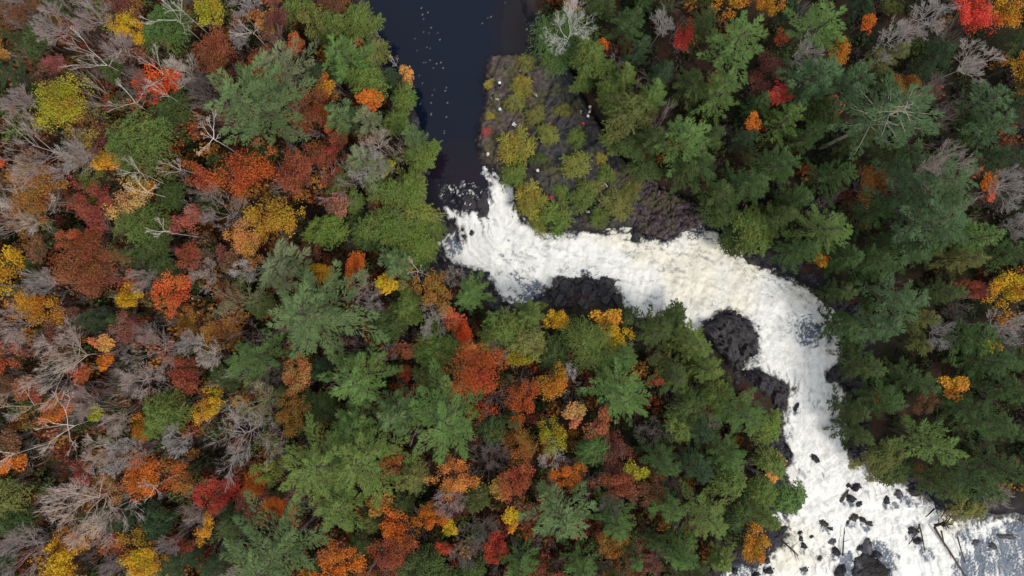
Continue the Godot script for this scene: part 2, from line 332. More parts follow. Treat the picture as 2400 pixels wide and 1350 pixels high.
func build_shelf() -> void:
	var step := 0.16
	var wide := 300
	var v := PackedVector3Array()
	var c := PackedColorArray()
	var keep := PackedByteArray()
	var brown := lin(92, 80, 76)
	var grey := lin(68, 68, 69)
	var plum := lin(80, 68, 71)
	var dark := lin(36, 35, 37)
	var lichen := lin(112, 108, 92)
	var moss_and_shade := lin(84, 82, 46)  # only mossy patches on the rock here
	for j in 225:
		for i in wide:
			var x := -8.0 + i * step
			var z := -40.0 + j * step
			var d := far_from(shelf_far, x, z) + fine.get_noise_2d(x * 6.0, z * 6.0) * 0.35
			var turned := Vector2(x * 0.94 + z * 0.34, z * 0.94 - x * 0.34)
			var crack := joints.get_noise_2d(turned.x * 1.5, turned.y * 0.7)
			var plate := joints.get_noise_2d(turned.x * 0.5 + 90.0, turned.y * 0.3)
			var n := broad.get_noise_2d(x * 4.0, z * 4.0)
			var f := fine.get_noise_2d(x * 9.0, z * 9.0)
			var rubble := smoothstep(18.0, 22.0, x)
			var split := smoothstep(-0.995, -0.86, crack)
			var big := smoothstep(-0.99, -0.9, plate)
			var h := water_level(x, z) - 0.3 + 1.25 * smoothstep(0.1, -1.2, d)
			h += 0.25 * n + 0.26 * f + 0.1 * fine.get_noise_2d(x * 24.0, z * 24.0) - 0.22 * (1.0 - split) * smoothstep(0.0, 0.4, n + 0.35) - 0.3 * (1.0 - big) + rubble * f * 0.5
			h += floorf((n + 1.0) * 4.0) * 0.12 * smoothstep(0.0, -1.5, d)
			v.push_back(Vector3(x, h, z))
			keep.push_back(1 if d < 0.4 else 0)
			if d < 0.4: shelf_tops[Vector2i(i, j)] = h
			var west := smoothstep(3.0, -2.0, x + z * 0.12 + 3.0 * n)
			var k := grey.lerp(plum, smoothstep(0.0, 0.35, n + f * 0.3)).lerp(brown, west)
			k = k.lerp(plum * 0.9, rubble).lerp(lichen, 0.6 * smoothstep(0.3, 0.55, f) * west)
			k = k.lerp(dark, 0.75 * (1.0 - big)).lerp(dark, 0.5 * (1.0 - split) * smoothstep(0.0, 0.4, n + 0.35))
			k = k.lerp(dark, smoothstep(-0.9, -0.1, d) * 0.8)
			k = k.lerp(moss_and_shade, 0.65 * smoothstep(0.05, 0.3, broad.get_noise_2d(x * 7.0 + 70.0, z * 7.0) + 0.35 * f) * smoothstep(0.2, -0.8, d + 0.6))
			c.push_back(k * (1.0 + 0.6 * f + 0.35 * fine.get_noise_2d(x * 24.0, z * 24.0)))
	var m := mat("bedrock", Color.WHITE, 0.7, 0.4)
	m.heightmap_enabled = true
	m.heightmap_texture = relief("grit", 0.05, 1.0, 11)
	m.heightmap_scale = 12.0
	m.uv1_triplanar = true
	m.uv1_world_triplanar = true
	m.uv1_scale = Vector3.ONE * 0.35
	tag(put("bedrock_terrain", sheet(v, c, wide, keep), m), "flat shelf of jointed purple brown bedrock beside the falls", "", "", "structure")


# ------------------------------------------------------------------ water
func foam_left(x: float, z: float) -> float:
	var k := 1.0
	for t in THIN:
		var d: float = Vector2(x - t[0], z - t[1]).length() / t[2]
		if d < 1.3: k = minf(k, lerpf(t[3], 1.0, smoothstep(0.45, 1.3, d + 0.25 * fine.get_noise_2d(x * 5.0, z * 5.0))))
	return k

func build_pool() -> void:
	var step := 0.17
	var wide := 180
	var v := PackedVector3Array()
	var c := PackedColorArray()
	var keep := PackedByteArray()
	var deep := lin(16, 23, 39)
	var shoal := lin(40, 34, 36)
	var fleck := Color(0.55, 0.57, 0.6)
	for j in 264:
		for i in wide:
			var x := -23.0 + i * step
			var z := -15.0 - (250 - j) * step
			var d := far_from(water_far, x, z)
			keep.push_back(1 if d < 0.9 and z < -16.6 + 3.4 * broad.get_noise_2d(x * 9.0, z * 9.0) else 0)
			v.push_back(Vector3(x, water_level(x, z) + (0.012 * fine.get_noise_2d(x * 3.0, z * 3.0) + 0.02 * broad.get_noise_2d(x * 9.0, z * 5.0)) * smoothstep(-16.0, -20.0, z), z))
			var k := deep.lerp(lin(34, 30, 36), 0.7 * smoothstep(-26.0, -18.0, z + 3.0 * broad.get_noise_2d(x * 3.0, z * 3.0))).lerp(shoal, smoothstep(-8.0, -30.0, z) * smoothstep(-6.0, 3.0, x + fine.get_noise_2d(x, z) * 1.5) * 0.9)
			# strings of foam flecks carried by the current
			var drift := streak.get_noise_2d(x * 0.55 + 7.0, z * 0.16)
			var spot := fine.get_noise_2d(x * 17.0, z * 13.0)
			if spot > 0.58 and drift > 0.26: k = k.lerp(fleck, smoothstep(0.5, 0.7, spot) * 0.42)
			c.push_back(k)
	var m := mat("still_water", Color.WHITE, 0.07, 0.3)
	tag(put("river_water", sheet(v, c, wide, keep), m), "smooth dark navy river above the falls", "", "", "structure")

# how far along the rapids a spot lies, and how far to the side of their middle
func along_flow(x: float, z: float) -> Vector2:
	var p := Vector2(x, z)
	var best := 1e9
	var out := Vector2.ZERO
	var gone := 0.0
	for k in FLOW.size() - 1:
		var a := FLOW[k]
		var ab := FLOW[k + 1] - a
		var long := ab.length()
		var t := clampf((p - a).dot(ab) / (long * long), 0.0, 1.0)
		var away := p - a - ab * t
		var d := away.length()
		if d < best:
			best = d
			out = Vector2(gone + t * long, d * signf(ab.cross(away)))
		gone += long
	return out

func build_rapids() -> void:
	var step := 0.155
	var wide := 700
	var rows := 440
	var v := PackedVector3Array()
	var c := PackedColorArray()
	var keep := PackedByteArray()
	v.resize(wide * rows)
	c.resize(wide * rows)
	keep.resize(wide * rows)
	var deep := lin(26, 25, 36)
	var wet := lin(30, 29, 36)
	var slate := lin(120, 130, 146)
	var cream := Color(0.80, 0.74, 0.56)
	var white := Color(0.84, 0.835, 0.80)
	for j in rows:
		for i in wide:
			var x := -14.5 + i * step
			var z := -15.0 + (j - 26) * step
			var p := j * wide + i
			var d := far_from(water_far, x, z)
			if d > 1.3:
				v[p] = Vector3(x, water_level(x, z), z)
				continue
			keep[p] = 1
			var wx := x + 0.9 * broad.get_noise_2d(x * 6.0, z * 6.0)
			var wz := z + 0.9 * broad.get_noise_2d(x * 6.0 + 50.0, z * 6.0)
			var f := fine.get_noise_2d(wx * 4.0, wz * 4.0)
			var g := fine.get_noise_2d(wx * 9.0 + 30.0, wz * 9.0)
			var t := fine.get_noise_2d(x * 21.0, z * 21.0)
			var s := 1.0 - absf(streak.get_noise_2d(wx * 1.6, wz * 1.6)) * 2.0
			var way := along_flow(x + 0.5 * f, z + 0.5 * g)
			var run := fine.get_noise_2d(way.x * 1.5, way.y * 8.0)
			var thread := fine.get_noise_2d(way.x * 3.5 + 60.0, way.y * 17.0)
			var wave := fine.get_noise_2d(way.x * 5.0 + 20.0, way.y * 2.0)
			s = 1.0 - absf(streak.get_noise_2d(way.x * 0.8, way.y * 2.6)) * 2.0
			var left := foam_left(x, z)
			var eddy := Vector2(x, z) - EDDY
			if eddy.length() < 4.2:
				var ring := streak.get_noise_2d(eddy.length() * 4.5, eddy.angle() * 1.6)
				s = lerpf(1.0 - absf(ring) * 2.4, s, smoothstep(2.6, 4.2, eddy.length()))
			var e := far_from(foam_far, x, z) + f * 0.6 + g * 0.3 + run * 0.8 + thread * 0.5 + t * 0.15
			for t2 in RUNNELS:
				var gap: float = Vector2(x - t2[0], z - t2[1]).length() - t2[2] + f * 1.2 + g * 0.6
				if gap < minf(e, 0.3):
					e = gap
					left = minf(left, t2[3])
			var a := 1.0 - smoothstep(-0.75, 0.2, e)
			# where little is left, the foam lies in strands
			var strand := 0.5 * s + 0.5 * run + lerpf(1.5 * t + 0.9 * thread + 0.5 * g, 0.5 * thread + 0.2 * f, smoothstep(0.1, 0.8, left)) + 0.5 * broad.get_noise_2d(x * 6.0, z * 6.0) + 0.15
			a *= smoothstep(0.0, 0.42, strand - (1.0 - left) * 2.1 + 0.72)
			var dark := deep.lerp(wet, smoothstep(-15.0, -11.0, z))
			var under := dark.lerp(slate, 0.85 * smoothstep(-0.2, -1.8, e) * (0.75 + 0.5 * t) * smoothstep(-12.0, -7.0, z))
			var k := white.lerp(cream, clampf(broad.get_noise_2d(x * 1.1 + 9.0, z * 1.1) * 1.7 - 0.2, 0.0, 0.55))
			k = k * (1.0 - 0.15 * smoothstep(0.0, 0.45, run) - 0.16 * smoothstep(0.05, 0.45, thread) - 0.1 * smoothstep(0.0, 0.4, wave) - 0.05 * smoothstep(0.1, 0.5, t))
			a *= 1.0 - 0.45 * smoothstep(0.22, 0.5, thread + 0.5 * run) * smoothstep(0.0, 0.35, broad.get_noise_2d(x * 3.0 + 20.0, z * 3.0) + smoothstep(-2.5, -0.5, e) * 0.3)
			c[p] = under.lerp(k, a)
			var lift := (0.07 * run + 0.05 * thread + 0.16 * wave + 0.05 * f + 0.3 * broad.get_noise_2d(x * 5.0, z * 5.0)) * smoothstep(0.5, -1.5, e)
			v[p] = Vector3(x, water_level(x, z) + lift + 0.1 * a - 0.03 * (1.0 - a) * smoothstep(-11.0, -14.0, z), z)
	var m := mat("white_water", Color.WHITE, 0.4, 0.28)
	tag(put("rapids_water", sheet(v, c, wide, keep), m), "churning white rapids with cream and grey patches", "", "", "structure")


# ------------------------------------------------------------------ rocks
# an outline (about the origin) raised into a jointed block with broken edges
func rock_mesh(line: PackedVector2Array, tall: float, flat: float, seed_: int, cells := 34) -> ArrayMesh:
	var n := FastNoiseLite.new()
	n.seed = seed_
	n.frequency = 0.4
	n.fractal_octaves = 3
	var plates := FastNoiseLite.new()
	plates.seed = seed_ + 3
	plates.noise_type = FastNoiseLite.TYPE_CELLULAR
	plates.cellular_return_type = FastNoiseLite.RETURN_CELL_VALUE
	plates.fractal_type = FastNoiseLite.FRACTAL_NONE
	plates.frequency = 0.5
	var seams := plates.duplicate()
	seams.cellular_return_type = FastNoiseLite.RETURN_DISTANCE2_SUB
	var lo := line[0]
	var hi := line[0]
	for p in line:
		lo = lo.min(p)
		hi = hi.max(p)
	var size := maxf(hi.x - lo.x, hi.y - lo.y)
	var step := size / cells
	lo -= Vector2.ONE * step * 3.0
	var wide := int((hi.x - lo.x) / step) + 4
	var deep := int((hi.y - lo.y) / step) + 4
	var bevel := size * lerpf(0.3, 0.07, flat)
	var at := PackedVector3Array()
	var tone := PackedColorArray()
	var keep := PackedByteArray()
	for j in deep:
		for i in wide:
			var p := lo + Vector2(i + n.get_noise_2d(i * 9.0, j * 9.0) * 0.6, j + n.get_noise_2d(j * 9.0, i * 9.0 + 50.0) * 0.6) * step
			var d := 1e9
			for k in line.size(): d = minf(d, p.distance_squared_to(Geometry2D.get_closest_point_to_segment(p, line[k], line[(k + 1) % line.size()])))
			d = sqrt(d)
			if Geometry2D.is_point_in_polygon(p, line): d = -d
			var q := p * (3.0 / size if flat < 0.9 else 0.8)
			d += n.get_noise_2d(q.x * 3.0, q.y * 3.0) * bevel * 0.9
			var rise := clampf(-d / bevel, 0.0, 1.0)
			var h := sqrt(rise) if flat < 0.9 else pow(rise, 0.4)
			var cell := plates.get_noise_2d(q.x * 2.0 + q.y * 0.5, q.y * 1.3)
			h = h * (1.0 + 0.3 * cell * flat + 0.22 * n.get_noise_2d(q.x * 2.0 + 30.0, q.y * 2.0)) + 0.07 * n.get_noise_2d(q.x * 9.0, q.y * 9.0)
			var seam: float = 1.0 - smoothstep(-0.995, -0.9, seams.get_noise_2d(q.x * 2.0 + q.y * 0.5, q.y * 1.3))
			h -= 0.2 * seam * flat
			if d > 0.0: h -= d / step * 0.35
			at.push_back(Vector3(p.x, h * tall, p.y))
			var t := 1.0 + 0.25 * n.get_noise_2d(q.x * 5.0 + 90.0, q.y * 5.0) + 0.3 * cell - 0.25 * seam * flat
			tone.push_back(Color(t, t, t * (1.0 + 0.05 * cell)))
			keep.push_back(1 if d < step * 2.2 else 0)
	var heap := Heap.new()
	for j in deep - 1:
		for i in wide - 1:
			var p := j * wide + i
			if keep[p] and keep[p + 1] and keep[p + wide] and keep[p + wide + 1]: heap.quad(at[p], at[p + 1], at[p + wide + 1], at[p + wide], tone[p])
	return heap.mesh()

var ledges := PackedVector2Array()
func on_ledge(x: float, z: float) -> bool:
	for p in ledges:
		if p.distance_squared_to(Vector2(x, z)) < 5.0: return true
	return false

func rock_mat(tone: String) -> StandardMaterial3D:
	var m := mat("rock_" + tone, TINT["rock_" + tone], 0.42 if tone == "wet" else 0.6, 0.45)
	if not m.heightmap_enabled:
		m.heightmap_enabled = true
		m.heightmap_texture = relief("grit", 0.05, 1.0, 11)
		m.heightmap_scale = 9.0
		m.uv1_triplanar = true
		m.uv1_world_triplanar = true
		m.uv1_scale = Vector3.ONE * 0.5
	return m

func ledge(label: String, at: Vector2, line: PackedVector2Array, tall: float, tone: String) -> void:
	var o := put("rock_ledge", rock_mesh(line, tall, 1.0 if tall > 0.5 else 0.7, 40 + used.get("rock_ledge", 0)), rock_mat(tone))
	o.position = Vector3(at.x, water_level(at.x, at.y) - 0.05, at.y)
	for p in line: ledges.push_back(at + p * 0.8)
	ledges.push_back(at)
	tag(o, label, "rock", "dark bedrock ledges along the rapids")

func boulder(label: String, x: float, z: float, w: float, d: float, turn: float, tone: String) -> void:
	var pick: int = used.get("boulder", 0) % 7
	if not shapes.has("boulder%d" % pick):
		var line := PackedVector2Array()
		for k in 11:
			var a := TAU * k / 11.0
			line.push_back(Vector2(cos(a), sin(a)) * (0.5 + 0.11 * sin(a * 2.0 + pick * 1.7) + around(0.07)))
		shapes["boulder%d" % pick] = rock_mesh(line, 0.42, 0.3, 7 + pick, 15)
	var o := put("boulder", shapes["boulder%d" % pick], rock_mat(tone))
	o.transform = Transform3D(Basis(Vector3.UP, -deg_to_rad(turn)) * Basis.from_scale(Vector3(w, minf(w, d) * 1.25, d)), Vector3(x, water_level(x, z) + 0.05, z))
	tag(o, label, "boulder", "boulders breaking the white water")

# loose stones that nobody could count
func build_rubble() -> void:
	var line := PackedVector2Array()
	for k in 7: line.push_back(Vector2.from_angle(TAU * k / 7.0) * rng.randf_range(0.38, 0.55))
	var mm := MultiMesh.new()
	mm.transform_format = MultiMesh.TRANSFORM_3D
	mm.use_colors = true
	mm.mesh = rock_mesh(line, 0.45, 0.5, 91, 6)
	var where := []
	while where.size() < 1500:
		var x := rng.randf_range(-26, 76)
		var z := rng.randf_range(-42, 48)
		var d := far_from(water_far, x, z)
		var s := far_from(shelf_far, x, z)
		var broken := x > 19.0 and s < -0.3
		if not (broken or d > -0.2 and d < 2.6 and (s > 0.3 or rng.randf() < 0.1)): continue
		var k := rng.randf_range(0.25, 0.9) if broken else rng.randf_range(0.25, 1.3)
		var y := shelf_height(x, z)
		where.push_back(Transform3D(Basis.from_euler(Vector3(around(0.3), rng.randf() * TAU, around(0.3))) * Basis.from_scale(Vector3(k, k * 0.8, k * rng.randf_range(0.6, 1.0))), Vector3(x, y - 0.05, z)))
	mm.instance_count = where.size()
	for k in where.size():
		mm.set_instance_transform(k, where[k])
		var t := rng.randf_range(0.7, 1.35)
		mm.set_instance_color(k, lin(84, 72, 74) * t if where[k].origin.x > 19.0 and where[k].origin.z < -6.0 and where[k].origin.x < 34.0 else lin(52, 50, 56) * t)
	var o := MultiMeshInstance3D.new()
	o.name = "rubble"
	o.multimesh = mm
	o.material_override = mat("rubble", Color.WHITE, 0.6, 0.4)
	add_child(o, true)
	tag(o, "loose broken stones along the banks and on the brown rocks", "rubble", "", "stuff")

func driftwood(label: String, pts: PackedVector3Array, thick: float, tone: String, twigs: int) -> void:
	var o := base("driftwood_log", Vector3.ZERO)
	var h := Heap.new()
	var r := PackedFloat32Array()
	for k in pts.size(): r.push_back(thick * lerpf(1.0, 0.45, k / float(pts.size() - 1)))
	for k in pts.size(): pts[k].y += water_level(pts[k].x, pts[k].z)
	h.tube(pts, r, 6, Color.WHITE)
	put("stem", h.mesh(), bark_mat(tone), o)
	for k in twigs:
		var g := Heap.new()
		var t := rng.randf_range(0.25, 1.0) * (pts.size() - 1)
		var i := mini(int(t), pts.size() - 2)
		var p := pts[i].lerp(pts[i + 1], t - i)
		var along := (pts[i + 1] - pts[i]).normalized()
		var dir := (along * 0.6 + Vector3(around(1), rng.randf_range(0.1, 0.5), around(1)) * 0.8).normalized() * rng.randf_range(0.5, 1.7)
		g.tube(PackedVector3Array([p, p + dir * 0.6, p + dir + Vector3(0, -0.1, 0)]), PackedFloat32Array([thick * 0.35, thick * 0.25, 0.015]), 4, Color.WHITE)
		put("branch", g.mesh(), bark_mat(tone), o)
	tag(o, label, "driftwood", "driftwood in the boulder field")


# ------------------------------------------------------------------ trees
# every shape stands on y = 0; size is the crown's radius in metres
func trunk_tube(h: Heap, tall: float, thick: float, lean := Vector3.ZERO) -> void:
	var p := PackedVector3Array()
	var r := PackedFloat32Array()
	for k in 6:
		var t := k / 5.0
		p.push_back(Vector3(sin(t * 3.0) * 0.12, tall * t, cos(t * 2.3) * 0.12 - 0.12) + lean * t)
		r.push_back(thick * lerpf(1.0, 0.18, t))
	h.tube(p, r, 7, Color.WHITE)

func conifer(size: float, tall: float, whorls: int, per: int, from: float, droop: float, blade: float, wide: float, round_: float, bare := 0.0) -> Array:
	var wood := Heap.new()
	var crown := Heap.new()
	trunk_tube(wood, tall * 0.97, size * 0.045 + 0.06)
	var lopsided := rng.randf() * TAU
	for w in whorls:
		var t := w / float(whorls - 1)
		var count := per + rng.randi_range(-1, 1) - (2 if w == 0 else 0)
		var spin := rng.randf() * TAU
		for q in count:
			var a := spin + TAU * q / count + around(0.35)
			var long := size * (0.12 + 0.88 * pow(t, round_)) * rng.randf_range(0.6, 1.14)
			long *= 1.0 + 0.14 * cos(a - lopsided)
			var out := Vector3(cos(a), 0, sin(a))
			var side := Vector3(-out.z, 0, out.x)
			var y := tall * lerpf(1.0, from, t) + around(0.3)
			var rise := long * (droop + around(0.08))
			var hue := Color(1.0 + around(0.09), 1.0 + around(0.07), 1.0 + around(0.1)) * rng.randf_range(0.68, 1.25)
			var at := func(s: float) -> Vector3:
				return Vector3(0, y, 0) + out * long * s + Vector3(0, rise * s * (1.35 - s * 0.5), 0)
			var sink := Vector3(0, 0.0 if bare > 0.0 else -0.2, 0)
			wood.tube(PackedVector3Array([at.call(0.0) + sink, at.call(0.55) + sink, at.call(0.9) + sink]), PackedFloat32Array([0.04 + long * 0.009, 0.03 + long * 0.004, 0.012]), 4 if bare > 0.0 else 3, Color.WHITE)
			if rng.randf() < bare: continue
			var tufts := int(6.0 + long * long * 0.7 + long * 6.0)
			if bare > 0.0: tufts = int(tufts * 0.85)
			for k in tufts:
				var s := pow(rng.randf(), 0.62) * 0.95 + 0.05
				if bare > 0.0: s = 0.15 + 0.85 * s
				var spread := long * wide * sin(PI * minf(1.0, s * 0.86 + 0.1)) * around(1.0)
				var p: Vector3 = at.call(s) + side * spread + Vector3(0, around(0.14) - absf(spread) * 0.12, 0)
				var dir := (out * 0.75 + side * signf(spread) * 0.55).normalized()
				var shade := hue * rng.randf_range(0.78, 1.22)
				for b in 4:
					var way := (dir + Vector3(around(0.5), rng.randf_range(-0.05, 0.55), around(0.5))).normalized()
					var cross := way.cross(Vector3(around(0.4), 1, around(0.4))).normalized() * blade * 0.13
					var from_ := p - way * blade * 0.15
					crown.tri(from_ - cross, from_ + cross, from_ + way * blade * rng.randf_range(0.8, 1.3), shade)
	return [wood.mesh(), crown.mesh()]

# leaves gathered in loose clumps along a handful of limbs, so that the crown is lobed and lets the dark through
func leafy(size: float, tall: float, limbs: int, clumps: int, each: int, small: float, depth: float) -> Array:
	var wood := Heap.new()
	var crown := Heap.new()
	var hub := tall - size * depth
	trunk_tube(wood, tall * 0.9, size * 0.03 + 0.06)
	var drift := Vector3(around(0.14), 0, around(0.14)) * size
	for m in limbs:
		var a := m * 2.39996 + around(0.45)
		var long := size * (rng.randf_range(0.5, 1.2) if m % 3 else rng.randf_range(0.15, 0.5))
		var out := Vector3(cos(a), 0, sin(a))
		var side := Vector3(-out.z, 0, out.x)
		var top := hub + size * depth * rng.randf_range(0.55, 1.05) * (1.0 - 0.45 * pow(long / size, 2.0))
		var tone := Color(1.0 + around(0.14), 1.0 + around(0.3), 1.0 + around(0.25)) * rng.randf_range(0.66, 1.18)
		var end := out * long + drift + Vector3(0, top, 0)
		wood.tube(PackedVector3Array([Vector3(0, maxf(tall * 0.2, hub - size * 0.8), 0), Vector3(end.x * 0.45, lerpf(hub - size * 0.4, end.y, 0.55), end.z * 0.45), end]), PackedFloat32Array([0.05 + size * 0.012, 0.045, 0.012]), 3, Color.WHITE)
		for k in clumps:
			var s := rng.randf_range(0.3, 1.05)
			var c := out * long * s + side * long * 0.55 * around(1.0) * (1.15 - s * 0.5) + drift
			c.y = lerpf(hub, top, 0.4 + 0.6 * s) + around(0.16) * size
			var reach := size * rng.randf_range(0.1, 0.24) + 0.3
			var hue := tone * Color(1.0 + around(0.06), 1.0 + around(0.12), 1.0 + around(0.1)) * rng.randf_range(0.8, 1.15)
			for q in int(each * rng.randf_range(0.4, 1.35)):
				var b := ball()
				b *= 0.35 + 0.75 * b.length()
				var p := c + Vector3(b.x, b.y * 0.65, b.z) * reach
				var nrm := (Vector3(around(1), around(1), around(1)) + (b * 0.5 + Vector3.UP) * 0.75).normalized()
				var u := nrm.cross(Vector3(around(1), 0.15, around(1))).normalized()
				var w := nrm.cross(u)
				var l := small * rng.randf_range(0.6, 1.3)
				crown.quad(p - u * l * 0.6, p + w * l * 0.42, p + u * l * 0.6, p - w * l * 0.42, hue * rng.randf_range(0.72, 1.28))
	return [wood.mesh(), crown.mesh()]

# an evergreen whose broad crown is made of several leaders, each with its own skirt of sprays
func domed(size: float, tall: float, leaders: int, each: int, blade: float) -> Array:
	var wood := Heap.new()
	var crown := Heap.new()
	trunk_tube(wood, tall * 0.8, size * 0.04 + 0.05)
	var ph := [rng.randf() * TAU, rng.randf() * TAU]
	var hub := tall - size * 1.15
	for k in leaders:
		var a := k * 2.39996 + around(0.5)
		var s := sqrt((k + 0.3) / leaders) * rng.randf_range(0.8, 1.08)
		var edge := 1.0 + 0.15 * sin(a * 2.0 + ph[0]) + 0.12 * sin(a * 3.0 + ph[1])
		var skirt := size * rng.randf_range(0.2, 0.36) + 0.18
		var top := Vector3(cos(a) * s * size * edge * 0.82, hub + size * 1.15 * sqrt(maxf(0.0, 1.0 - s * s * 0.8)) * rng.randf_range(0.7, 1.08), sin(a) * s * size * edge * 0.82)
		wood.tube(PackedVector3Array([Vector3(top.x * 0.2, hub * 0.6, top.z * 0.2), top]), PackedFloat32Array([0.06, 0.012]), 3, Color.WHITE)
		var hue := Color(1.0 + around(0.16), 1.0 + around(0.09), 1.0 + around(0.16)) * rng.randf_range(0.7, 1.2)
		var lobes := rng.randi_range(5, 8)
		var spin := rng.randf() * TAU
		for q in int(each * skirt / (size * 0.28 + 0.18) * rng.randf_range(0.8, 1.2)):
			var t := pow(rng.randf(), 0.55)
			var b := rng.randf() * TAU
			var finger := 1.0 + 0.3 * cos(b * lobes + spin)
			var out := Vector3(cos(b), 0, sin(b))
			var p := top + out * skirt * t * finger + Vector3(0, -t * skirt * 1.5 + around(0.12), 0)
			var way := (out * 0.9 + Vector3(around(0.6), rng.randf_range(-0.25, 0.55), around(0.6))).normalized()
			var cross := way.cross(Vector3(around(0.6), 1, around(0.6))).normalized() * blade * 0.19
			crown.quad(p - way * blade * 0.45, p + cross, p + way * blade * rng.randf_range(0.5, 0.95), p - cross, hue * rng.randf_range(0.72, 1.28))
	return [wood.mesh(), crown.mesh()]

func grow(h: Heap, p: Vector3, dir: Vector3, long: float, thick: float, depth: int, wild: float, fork: int, lift: float) -> void:
	var mid := p + dir * long * 0.5 + Vector3(around(1), around(0.5), around(1)) * long * 0.06
	var tip := p + dir * long + Vector3(0, long * lift, 0)
	var k := rng.randf_range(0.85, 1.1)
	if depth == 0: h.tube(PackedVector3Array([p, tip]), PackedFloat32Array([thick, 0.004]), 3, Color(k, k, k))
	else: h.tube(PackedVector3Array([p, mid, tip]), PackedFloat32Array([thick, thick * 0.8, maxf(thick * 0.55, 0.011)]), 5 if thick > 0.06 else 3, Color(k, k, k))
	if depth == 0: return
	for q in fork + (1 if rng.randf() < 0.4 else 0):
		var s := rng.randf_range(0.45, 1.0)
		var from := p.lerp(mid, s * 2.0) if s < 0.5 else mid.lerp(tip, s * 2.0 - 1.0)
		var turn := (dir + Vector3(around(1), around(0.55) + lift, around(1)) * wild).normalized()
		grow(h, from, turn, long * rng.randf_range(0.5, 0.78), maxf(thick * 0.56, 0.0085), depth - 1, wild, fork, lift)

# a leafless tree: the trunk forks low into limbs that spread to the given radius
func leafless(size: float, tall: float, limbs: int, depth: int, fork: int, wild: float, thick: float) -> Array:
	var wood := Heap.new()
	var crown := Heap.new()
	var fork_at := maxf(tall - size * 1.5, tall * 0.35)
	trunk_tube(wood, fork_at + size * 0.7, thick)
	for q in limbs:
		var a := TAU * q / limbs + around(0.5)
		var out := Vector3(cos(a), 0, sin(a)) * rng.randf_range(0.45, 1.0)
		var dir := (out + Vector3(0, rng.randf_range(0.45, 1.2), 0)).normalized()
		grow(crown, Vector3(0, fork_at + rng.randf() * size * 0.6, 0), dir, size * rng.randf_range(0.5, 0.72), thick * 0.55, depth, wild, fork, 0.12)
	return [wood.mesh(), crown.mesh()]

# the stock of shapes: kind, size class and variant
func stock(kind: String, size: float, tall: float) -> Array:
	var klass := 0
	match kind:
		"white_pine": klass = 3 if size < 4.3 else 5 if size < 6.2 else 8
		"fir_tree": klass = 3 if size < 3.4 else 4 if size < 4.4 else 6
		"evergreen_tree": klass = 2 if size < 2.7 else 3 if size < 3.8 else 5
		"maple_tree": klass = 1 if size < 1.9 else 3 if size < 3.1 else 4 if size < 4.6 else 6
		"bare_tree": klass = 3 if size < 3.4 else 5
		"birch_tree": klass = 2 if size < 3.0 else 4
		"shrub": klass = 1 if size < 1.5 else 2
		_: klass = int(size)
	var many: int = {"white_pine": 3, "fir_tree": 4, "evergreen_tree": 5, "maple_tree": 5, "bare_tree": 4, "birch_tree": 5, "shrub": 4}.get(kind, 1)
	var key := "%s %d %d" % [kind, klass, kinds_built.get(kind, 0) % many]
	kinds_built[kind] = kinds_built.get(kind, 0) + 1
	if not shapes.has(key):
		var s := float(klass)
		var made := []
		match kind:
			"white_pine": made = conifer(s, s * 2.2 + 6.0, 6 + klass / 3, 5 if klass < 8 else 6, 0.45, 0.16, 0.56, 0.165, 0.55)
			"fir_tree": made = conifer(s, s * 2.8 + 4.0, 8 + klass / 2, 6, 0.26, -0.04, 0.46, 0.115, 0.72)
			"half_bare_pine": made = conifer(s, s * 2.2 + 6.0, 7, 7, 0.6, 0.1, 0.6, 0.19, 0.45, 0.07)
			"evergreen_tree": made = domed(s, s * 2.2 + 3.0, 7 + klass * 4, 210, 0.32)
			"maple_tree": made = leafy(s, s * 1.9 + 4.5, 4 + klass * 3 / 2, 3 + klass, 90, 0.19, 0.8)
			"shrub": made = domed(s, s * 1.35, 7 + klass * 3, 150, 0.24)
			"bare_tree": made = leafless(s, s * 1.6 + 6.0, 8, 5, 3, 0.7, 0.1)
			"birch_tree": made = leafless(s, s * 2.0 + 8.0, 4, 5, 2, 0.4, 0.085)
		var box: AABB = made[1].get_aabb()
		shapes[key] = [made[0], made[1], s, box.end.y]
	return shapes[key]

func tree(label: String, kind: String, x: float, z: float, size: float, tall: float, tint: String, stretch := 1.0, turn := 0.0) -> void:
	var s := stock(kind, size, tall)
	var o := base(kind, Vector3(x, shelf_height(x, z) - 0.1, z))
	var k: float = size / s[2]
	var up: float = tall / s[3]
	var spin := Basis(Vector3.UP, rng.randf() * TAU)
	if stretch != 1.0: spin = Basis(Vector3.UP, -deg_to_rad(turn))
	else: stretch = rng.randf_range(0.74, 1.35)
	var tilt := Basis(Vector3(1, 0, 0), around(0.06)) * Basis(Vector3(0, 0, 1), around(0.06))
	o.basis = tilt * spin * Basis.from_scale(Vector3(k * sqrt(stretch), up, k / sqrt(stretch)))
	var bare := kind in ["bare_tree", "birch_tree"]
	put("trunk", s[0], bark_mat(tint if bare else "half_bark" if kind == "half_bare_pine" else "conifer_bark" if kind in ["white_pine", "fir_tree", "evergreen_tree"] else "bark"), o)
	put("crown", s[1], bark_mat(tint) if bare else leaf_mat(tint), o)
	var what: String = {"white_pine": "pine tree", "half_bare_pine": "pine tree", "fir_tree": "fir tree", "evergreen_tree": "evergreen tree", "maple_tree": "autumn tree", "bare_tree": "bare tree", "birch_tree": "birch tree", "shrub": "shrub"}[kind]
	var all: String = {"white_pine": "pines of the forest", "half_bare_pine": "", "fir_tree": "firs of the forest", "evergreen_tree": "rounded evergreens of the forest", "maple_tree": "autumn-coloured trees of the forest", "bare_tree": "leafless trees of the forest", "birch_tree": "pale bare birches of the forest", "shrub": "shrubs on the rock"}[kind]
	tag(o, label, what, all)

